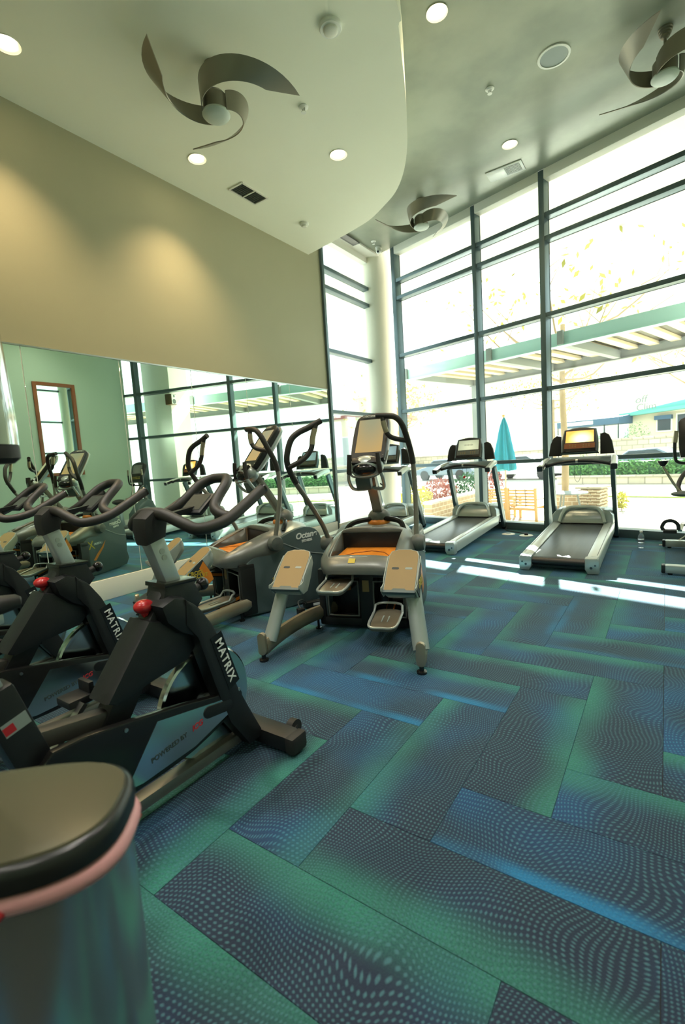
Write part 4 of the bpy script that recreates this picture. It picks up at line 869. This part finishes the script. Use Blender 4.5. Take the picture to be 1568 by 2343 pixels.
tag(mk('floor_cable', B().tube(smooth([(-2.05, 7.5, .04), (-2.05, 7.42, .008), (-1.9, 7.3, .007), (-1.75, 7.2, .007), (-1.66, 7.08, .02)], 6), .007, 8), 'dark_gasket'), 'thin dark cord running from the middle treadmill to a floor outlet', 'cord')
o = thing('power_adapter', 'black power brick with white label and cord beside the side-on elliptical', 'power adapter', (-2.5, 2.95, 0), math.radians(60))
mk('brick_body', B().box((.14, .12, .03), (.16, .07, .045), bev=.008), 'black_plastic', o)
mk('label', B().box((.17, .0845, .03), (.07, .001, .022)), 'white_ink', o)
mk('plug_block', B().box((-.05, -.1, .04), (.06, .055, .08), bev=.01), 'black_plastic', o)
mk('cord', B().tube(smooth([(-.05, -.09, .078), (-.04, -.02, .11), (.02, .04, .1), (.08, .09, .05), (.1, .11, .03)], 5), .005, 6), 'dark_gasket', o)

# ------------------------------------------------------------------ foreground bin
o = thing('waste_bin', 'brushed steel waste bin with black lid and pink liner, lower left foreground', 'bin', (-.835, .237, 0), math.radians(41))
def rsq(rx, ry, z, e=.72, n=48, back=None):
    R = []
    for i in range(n):
        a = 2 * PI * i / n; c, s = math.cos(a), math.sin(a)
        R.append((rx * math.copysign(abs(c) ** e, c), ry * math.copysign(abs(s) ** e, s), z))
    return R
HB = .75
mk('steel_body', B().rings([rsq(.182, .107, z) for z in (.02, .04, .3, .6, HB - .055)]), 'bin_steel', o, ang=60)
mk('base_ring', B().rings([rsq(.186, .117, z) for z in (0, .03)]), 'lid_black', o)
mk('bag_rim', B().rings([rsq(a + .006 * math.sin(i), b, z) for i, (a, b, z) in enumerate(((.184, .112, HB - .07), (.189, .117, HB - .066), (.192, .12, HB - .055), (.19, .118, HB - .043), (.184, .113, HB - .04)))]), 'pink_bag', o, ang=60)
for a in (.3, 1.1, 2.2, 3.6, 5.0):
    mk('bag_knot', B()._ell((.19 * math.cos(a), .12 * math.sin(a), HB - .06), .014, 8, (1, .8, .7)), 'red_flat', o)
lid = mk('lid', B().rings([rsq(*q) for q in ((.184, .114, HB - .04), (.19, .12, HB - .036), (.191, .121, HB - .014), (.187, .117, HB - .003), (.18, .11, HB))]), 'lid_black', o, ang=50)
mk('lid_top', B().rings([rsq(*q) for q in ((.18, .11, HB - .001), (.178, .108, HB + .004), (.16, .095, HB + .006), (.05, .03, HB + .007))]), 'lid_top', lid, ang=50)

# ------------------------------------------------------------------ cable machine arm entering at the left edge
o = thing('cable_machine', 'chrome pulley arm with a black end entering at the left edge', 'cable machine', (-1.15, .2, 0))
mk('chrome_post', B().tube(smooth([(-.30, .30, 2.0), (-.275, .297, 1.7), (-.235, .293, 1.45), (-.23, .292, 1.34)], 5), [.06] * 16, 28), 'chrome', o)
mk('end_stop', B().lathe([(0, -.04), (.045, -.04), (.06, -.028), (.06, .0), (.056, .008), (0, .008)], (-.23, .292, 1.335), 28), 'rubber', o)
mk('support_column', B().box((0, 0, 1.05), (.1, .1, 2.1), bev=.01), 'black_plastic', o)
mk('cross_arm', B().bar((0, 0, 1.98), (-.31, .31, 1.98), .06, .06, bev=.01), 'black_plastic', o)
mk('foot_plate', B().box((0, -.03, .012), (.22, .22, .024), bev=.004), 'black_plastic', o)

# ------------------------------------------------------------------ outside: patio, canopy, planting, street
GZ = -.35
def P_(s, d, z=GZ): q = F(s, d, z); return (q.x, q.y, q.z)
def fmk(name, b, m, parent=None, **a): return mk(name, b, m, parent, T=TF if parent is None else None, **a)
struct(fmk('ground', B().box((-5, 45, GZ - .1), (150, 89.6, .2)), 'concrete'))
struct(fmk('road', B().box((-5, 17.6, GZ + .005), (120, 6.4, .02)), 'asphalt'))
g = fmk('lawn_strip', B().box((-2.5, 8.9, GZ + .02), (7, 1.1, .05), bev=.01), 'lawn'); g['kind'] = 'structure'
struct(fmk('roof_overhang', B().box((-2.5, 1.7, 5.25), (14, 3.0, .3)), 'white_trim'))
oc_ = thing('stucco_pier', 'white stucco pier outside beyond the right end of the glass front', 'pier', P_(-1.06, .72), ANG)
mk('shaft', B().box((0, 0, 2.6), (.78, .7, 5.2), bev=.01), 'white_trim', oc_)
mk('plinth', B().box((.02, 0, .15), (.80, .78, .3), bev=.01), 'stone', oc_)
o = thing('wall_speaker', 'small brown wooden speaker mounted outside on the white pier', 'speaker', P_(-1.545, .26, 2.92), ANG)
mk('cabinet', B().box((0, 0, 0), (.18, .18, .25), bev=.01), 'wood_box', o)
mk('baffle', B().box((-.092, 0, 0), (.006, .155, .22)), 'white_plastic', o)
for z, r in ((-.05, .055), (.07, .03)): mk('driver', B().lathe([(0, 0), (r, 0), (r, .006), (r * .6, .003), (0, -.002)], (-.095, 0, z), 18, M(((0, 0, -1), (1, 0, 0), (0, -1, 0)))), 'grey_plastic', o)
mk('bracket', B().bar((.06, .08, 0), (.06, .14, 0), .05, .05), 'black_plastic', o)

cn_ = thing('patio_canopy', 'teal steel patio canopy with beige roof joists outside the glass front', 'canopy', P_(0, 0, 0), ANG)
d0, d1, zt0, zb0 = 1.56, 4.15, 3.16, 2.95
S0, S1 = -7.25, 5.2
mk('near_beam', B().box(((S0 + S1) / 2, d0 + .06, (zt0 + zb0) / 2), (S1 - S0, .12, zt0 - zb0)).box(((S0 + S1) / 2, d0 + .06, zb0 - .008), (S1 - S0, .18, .016)), 'canopy_teal', cn_)
mk('far_beam', B().box(((S0 + S1) / 2, d1, 3.02), (S1 - S0, .1, .17)).box(((S0 + S1) / 2, d1, 2.93), (S1 - S0, .18, .018)).box(((S0 + S1) / 2, d1, 3.11), (S1 - S0, .18, .018)), 'canopy_grey', cn_)
mk('roof_sheet', B().box(((S0 + S1) / 2, (d0 + d1) / 2 + .1, 3.145), (S1 - S0, d1 - d0, .02)), 'dark_tube', cn_)  # coloured dark so the gaps between the joists look shaded
jm = None
s = S0 + .2
while s < S1:
    j = mk('roof_joist', B().box((s, (d0 + d1) / 2 + .05, 3.105), (.17, d1 - d0 - .12, .06), bev=.004, seg=1), 'canopy_beige', cn_) if jm is None else None
    if jm is None: jm = j; js = s
    else:
        j = jm.copy(); COL.objects.link(j); j.parent = cn_; j.location = (s - js, 0, 0)
    s += .36
for s in (-7.2, -5.1, -3.74, -1.2, 1.4, 4.0):
    mk('cross_beam', B().box((s, (d0 + d1) / 2 + .05, 3.02), (.12, d1 - d0, .15)), 'canopy_grey', cn_)
    mk('beam_bracket', B().box((s, d0 - .03, (zt0 + zb0) / 2 + .01), (.1, .06, zt0 - zb0 + .02), bev=.006), 'canopy_grey', cn_)
for s in (-8.6, 4.9):
    s = max(s, S0 + .1)
    mk('post', B().box((s, d1, 1.3), (.12, .12, 3.3)), 'canopy_grey', cn_)

# closed umbrella
o = thing('patio_umbrella', 'closed teal patio umbrella standing outside the middle window', 'umbrella', P_(-6.24, 3.95))
rr = []
for z, r in ((1.10, .235), (1.16, .245), (1.4, .215), (1.7, .165), (2.0, .115), (2.2, .075), (2.33, .035), (2.38, .015)):
    rr.append([(r * (1 + .22 * math.cos(8 * a + z * 2)) * math.cos(a) - .1 * (1.7 - z) * .12, r * (1 + .22 * math.cos(8 * a + z * 2)) * math.sin(a), z + .03 * math.cos(4 * a) * (1 if z < 1.2 else 0)) for a in [i * 2 * PI / 48 for i in range(48)]])
mk('canvas', B().rings(rr), 'teal_canvas', o, ang=80)
mk('pole', B().cyl((.02, 0, .03), (0, 0, 2.4), .022, n=12), 'champagne', o)
mk('finial', B().ball((0, 0, 2.42), .035, 10), 'tan_wood', o)
mk('tie_strap', B().lathe([(.235, 1.3), (.24, 1.3), (.235, 1.33), (.23, 1.33)], n=24), 'teal_canvas', o)
mk('base', B().lathe([(0, 0), (.25, 0), (.25, .03), (.06, .08), (.04, .3), (0, .3)]), 'canopy_grey', o)
def patio_chair(s, d, rz, label, w=.64):
    o = thing('patio_chair', label, 'chair', P_(s, d), ANG + rz, 'slatted wooden patio chairs')
    for e in (-1, 1):
        mk('back_leg', B().bar((e * w / 2, 0, 0), (e * w / 2, -.04, .74), .05, .05, up=(0, 1, 0)), 'tan_wood', o)
        mk('front_leg', B().box((e * w / 2, .5, .24), (.05, .05, .48)), 'tan_wood', o)
        mk('armrest', B().box((e * w / 2, .25, .49), (.07, .58, .025), bev=.006), 'tan_wood', o)
    for i in range(6): mk('back_slat', B().box((0, -.035 - .002 * i, .36 + .065 * i), (w - .04, .018, .045), bev=.004, seg=1), 'tan_wood', o)
    for i in range(6): mk('seat_slat', B().box((0, .06 + .08 * i, .31), (w - .04, .06, .018), bev=.004, seg=1), 'tan_wood', o)
    for e in (-1, 1): mk('back_strut', B().bar((e * .11, -.055, .33), (e * .11, -.075, .72), .018, .012), 'bark', o)
    mk('apron', B().box((0, .0, .27), (w, .025, .06)).box((0, .5, .27), (w, .025, .06)), 'tan_wood', o)
patio_chair(-5.29, 3.0, 0, 'wooden slatted patio chair with its back to the window, in front of the umbrella')
patio_chair(-6.05, 3.1, .15, 'wooden slatted patio chair partly hidden left of the nearer patio chair', .6)
o = thing('patio_table', 'round grey patio table beyond the slatted chairs', 'table', P_(-4.85, 4.25))
mk('tabletop', B().lathe([(0, .5), (.42, .5), (.43, .515), (.42, .53), (0, .53)]), 'canopy_grey', o)
for i in range(3):
    a = i * 2.1; mk('leg', B().bar((.3 * math.cos(a), .3 * math.sin(a), 0), (.2 * math.cos(a), .2 * math.sin(a), .5), .035, .035, up=(1, 0, 0)), 'canopy_grey', o)

o = thing('brick_pillar', 'short brick pillar with stone cap behind the nearest treadmill', 'pillar', P_(-4.68, 5.25), ANG)
mk('cap', B().box((0, 0, .57), (.6, .6, .06), bev=.01), 'stone', o)
bp_ = None; rnd = random.Random(3)
for r in range(7):
    for sd_ in range(4):
        for c in range(2):
            u = (-.115 + .23 * c) + (.03 if r % 2 else -.03)
            R = RZm(sd_ * PI / 2); q = R @ V((u, -.215, .045 + r * .074))
            if bp_ is None: b_ = bp_ = mk('brick', B().box((0, 0, 0), (.222, .06, .066), bev=.004, seg=1), 'brick', o)
            else: b_ = bp_.copy(); COL.objects.link(b_); b_.parent = o
            b_.location = q; b_.rotation_euler = (0, 0, sd_ * PI / 2 + rnd.uniform(-.01, .01))
mk('core', B().box((0, 0, .27), (.40, .40, .54)), 'stone', o)
def low_wall(a, b, h, label):
    A = V(P_(*a)); C = V(P_(*b)); L = (C - A).length
    o = thing('garden_wall', label, 'wall', tuple((A + C) / 2), math.atan2((C - A).y, (C - A).x))
    mk('brickwork', B().box((0, 0, h / 2), (L, .2, h)), 'brick', o)
    mk('coping', B().box((0, 0, h + .025), (L + .04, .26, .05), bev=.008), 'stone', o)
low_wall((-5.6, 5.3), (-4.93, 5.3), .37, 'low brick garden wall joining the short brick pillar')
low_wall((-7.2, 2.1), (-7.9, 5.6), .42, 'low brick garden wall in front of the shrubs, seen past the middle treadmill')

def leaves(n, fn, size, rnd):
    b = B()
    for _ in range(n):
        c = V(fn()); a = V((rnd.gauss(0, 1), rnd.gauss(0, 1), rnd.gauss(0, 1))).normalized(); d = a.orthogonal().normalized(); sz = size * rnd.uniform(.6, 1.3)
        b.poly([(0, 1, 2, 3)], [c - a * sz, c + d * sz * .5, c + a * sz, c - d * sz * .5])
    return b
def shrub(s, d, r, h, m, label, n=1100, seed=1):
    rnd = random.Random(seed); o = thing('garden_shrub', label, 'shrub', P_(s, d))
    def fn():
        while 1:
            q = V((rnd.uniform(-1, 1), rnd.uniform(-1, 1), rnd.uniform(-1, 1)))
            if .35 < q.length < 1: return (q.x * r, q.y * r, h * .55 + q.z * h * .5)
    f = mk('foliage', leaves(n, fn, .045, rnd), m, o); f['kind'] = 'stuff'
    b = B()
    for i in range(5): b.tube([(0, 0, 0), (rnd.uniform(-.5, .5) * r, rnd.uniform(-.5, .5) * r, h * .6)], [.015, .006], 5)
    mk('stems', b, 'bark', o)
shrub(-8.6, 3.3, .5, .75, 'leaf_yellow', 'yellow green garden shrub nearest the corner column', seed=2)
shrub(-8.75, 4.6, .55, .85, 'leaf_red', 'reddish garden shrub behind the low wall, left of the middle treadmill console', seed=3)
shrub(-8.5, 5.7, .5, .95, 'leaf_dark', 'dark green garden shrub behind the low brick wall', seed=4)
shrub(-8.45, 6.7, .5, 1.0, 'leaf_red', 'red leaved garden shrub with open twigs at the far end of the low wall', 700, seed=5)
shrub(-4.1, 5.4, .16, .45, 'leaf_yellow', 'small yellow plant beside the short brick pillar', 200, seed=6)

def tree(s, d, h, r, m, label, n, seed, lean=0, lf=.09):
    rnd = random.Random(seed); o = thing('street_tree', label, 'tree', P_(s, d))
    mk('trunk', B().tube(smooth([(0, 0, 0), (.02, 0, h * .2), (lean * .4 - .03, .02, h * .4), (lean, 0, h * .62)], 4), [r * (1 - .035 * i) for i in range(13)], 10), 'bark', o)
    b = B(); tips = []
    for i in range(11):
        a = rnd.uniform(0, 2 * PI); z0 = h * rnd.uniform(.42, .62); L = h * rnd.uniform(.2, .38); t_ = V((math.cos(a) * L, math.sin(a) * L, L * rnd.uniform(.3, 1)))
        p0 = V((lean * z0 / h / .62, 0, z0)); b.tube(smooth([p0, p0 + t_ * .5 + V((0, 0, -.05 * h)), p0 + t_], 3), [r * .4 * (1 - .14 * k) for k in range(7)], 6); tips.append(p0 + t_)
        for k in range(3):
            q = p0 + t_ * rnd.uniform(.5, 1); e = q + V((rnd.uniform(-1, 1), rnd.uniform(-1, 1), rnd.uniform(0, 1))) * L * .5; b.tube([q, e], [r * .13, r * .05], 5); tips.append(e)
    mk('branches', b, 'bark', o)
    if n:
        def fn():
            c = rnd.choice(tips); return c + V((rnd.gauss(0, 1), rnd.gauss(0, 1), rnd.gauss(0, .7))) * h * .06
        f = mk('foliage', leaves(n, fn, lf, rnd), m, o); f['kind'] = 'stuff'
tree(-5.47, 5.5, 7.4, .095, 'leaf_yellow', 'slim tan tree trunk just outside, left edge of the nearest treadmill window', 200, 21)
tree(-17, 12.2, 6.5, .12, 'leaf_yellow', 'sparse budding tree beyond the middle window, left of the umbrella', 500, 22)
tree(-13.2, 21.5, 7, .12, 'leaf_yellow', 'budding yellow green tree behind the closed umbrella', 700, 23)
tree(-3.2, 12.1, 6.5, .13, 'leaf_yellow', 'bare street tree seen in the mirror beyond the canopy', 60, 24)

def hedge(s0, s1, d, z0, z1, m, label, n, seed):
    rnd = random.Random(seed); o = thing('hedge', label, 'hedge', P_((s0 + s1) / 2, d), ANG); w = (s1 - s0) / 2
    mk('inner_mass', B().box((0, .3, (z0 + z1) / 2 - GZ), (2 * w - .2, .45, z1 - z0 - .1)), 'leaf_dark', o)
    f = mk('foliage', leaves(n, lambda: (rnd.uniform(-w, w), rnd.choice([.0, .05, .3, .55]) + rnd.gauss(0, .03), rnd.uniform(z0, z1) - GZ), .07, rnd), m, o); f['kind'] = 'stuff'
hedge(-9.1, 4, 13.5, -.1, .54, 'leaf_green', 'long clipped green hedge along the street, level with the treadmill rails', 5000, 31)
def stone_wall(s0, s1, d, h, label):
    o = thing('retaining_wall', label, 'wall', P_((s0 + s1) / 2, d), ANG)
    mk('stonework', B().box((0, 0, h / 2), (s1 - s0, .3, h)), 'stone', o); mk('coping', B().box((0, 0, h + .04), (s1 - s0 + .1, .4, .08)), 'stone', o)
stone_wall(-9.2, 4, 13.3, .26, 'low pale stone wall under the long street hedge')
stone_wall(-12.2, 6, 24, 1.75, 'taller pale stone retaining wall across the street')
stone_wall(-34, -14.5, 24, 1.4, 'far pale stone wall across the street, behind the umbrella')
def car(s, d, m, label, rz=0):
    o = thing('parked_car', label, 'car', P_(s, d), ANG + rz)
    side = [(-2.1, .3), (-2.1, .62), (-1.5, .78), (-1.2, .82), (-.6, 1.24), (.5, 1.28), (1.2, .9), (1.9, .8), (2.1, .6), (2.1, .3)]
    mk('car_body', B().prism(side, 'Y', -.8, .8, bev=.1), m, o)
    mk('side_glass', B().prism([(-1.0, .86), (-.55, 1.18), (.45, 1.21), (1.0, .9)], 'Y', -.81, .81), 'dark_glass', o)
    for x in (-1.3, 1.3):
        for y in (-.72, .72): mk('wheel', B().cyl((x, y - .1, .31), (x, y + .1, .31), .31, n=20), 'black_plastic', o)
car(-6.9, 17, 'car_paint', 'dark grey parked car above the hedge, right of the nearest treadmill')
car(-12.4, 16.6, 'car_white', 'pale parked car behind the umbrella, left of the nearest treadmill rail')
car(-17.5, 17, 'car_paint', 'dark blue grey car parked far left beyond the shrubs')

def building(name, label, s0, s1, d, h, dep, m, wins, roof=None, rz=0):
    o = thing(name, label, 'building', P_((s0 + s1) / 2, d), ANG + rz); w = s1 - s0
    mk('walls', B().box((0, dep / 2, h / 2), (w, dep, h)), m, o)
    mk('parapet', B().box((0, dep / 2, h + .1), (w + .3, dep + .3, .25)), roof or 'white_trim', o)
    for (u0, u1, z0, z1) in wins:
        f = mk('window_frame', B().box(((u0 + u1) / 2, -.03, (z0 + z1) / 2), (u1 - u0 + .16, .1, z1 - z0 + .16)), 'white_trim', o)
        mk('pane', B().box(((u0 + u1) / 2, -.085, (z0 + z1) / 2), (u1 - u0, .02, z1 - z0)), 'dark_glass' if h < 4 else 'pale_glass', f)
    return o
wn = [(-4.6 + 2.4 * i, -3.3 + 2.4 * i, 1.4 + 3.1 * j, 3.3 + 3.1 * j) for i in range(4) for j in range(5)]
building('apartment_block', 'tall pale apartment block far behind the retaining wall', -26, -15.5, 46, 17, 8, 'stucco', wn)
building('apartment_block', 'low pale block with reddish parapet beyond the narrow window', -40, -22, 14, 4.6, 8, 'stucco', [(-8 + 3 * i, -6.4 + 3 * i, 1.2, 3.2) for i in range(6)], 'leaf_red', rz=.5)
building('apartment_block', 'pale office block far left behind the middle treadmill', -44, -28, 34, 9, 8, 'stucco', [(-7 + 2.6 * i, -5.4 + 2.6 * i, 1.4 + 2.9 * j, 3.2 + 2.9 * j) for i in range(6) for j in range(2)])
o = building('corner_shop', 'pale corner shop with a sloping teal roof and lettering above', -11.3, 2, 28, 3.3, 7, 'stucco', [(-5.0, -4.3, 2.15, 2.95), (-3.95, -2.6, 2.05, 3.05), (-1.8, 1.5, 2.05, 3.05)])
mk('teal_eave', B().prism([(-7.0, 3.2), (7.0, 3.75), (7.0, 4.0), (-7.0, 3.4)], 'Y', -.7, 0), 'teal_roof', o)
mk('teal_roof', B().prism([(-6.6, 3.42), (7.0, 4.0), (7.0, 5.0), (-2.8, 4.0)], 'Y', -.4, 1), 'teal_roof', o)
mk('window_awning', B().box((-4.65, -.2, 2.95), (.9, .4, .25)), 'navy_awning', o)
text('sign_lettering', 'off', .62, 'canopy_grey', o, (-5.75, -.72, 4.15), (1, 0, .04), (0, 0, 1), .03, shear=.2)
text('sign_lettering', 'Clim', .58, 'canopy_grey', o, (-5.45, -.72, 3.68), (1, 0, .04), (0, 0, 1), .03, shear=.1)
mk('sign_board', B().box((-2.0, -.7, 4.25), (1.6, .06, .5)), 'white_trim', o)
text('sign_lettering', 'CA', .36, 'canopy_grey', o, (-2.0, -.74, 4.25), (1, 0, .04), (0, 0, 1), .02)
o = thing('entrance_awning', 'navy fabric entrance awning on thin posts across the street', 'awning', P_(-12.9, 26), ANG)
mk('awning_cover', B().prism([(-.6, 2.75), (-.6, 3.15), (1.8, 3.35), (1.8, 2.75)], 'X', -1.9, 1.9), 'navy_awning', o)
mk('sign_panel', B().box((-.4, -.62, 2.95), (1.6, .04, .22)), 'white_trim', o)
for x in (-1.85, 1.05, 1.85): mk('post', B().cyl((x, -.55, 0), (x, -.55, 2.8), .04, n=8), 'dark_gasket', o)
shrub(-12.2, 25, .9, 2.2, 'leaf_green', 'bushy green planting above the retaining wall, left of the corner shop', 900, seed=8)
shrub(-9.9, 25.2, .8, 2.6, 'leaf_green', 'green bush in front of the corner shop windows', 900, seed=9)
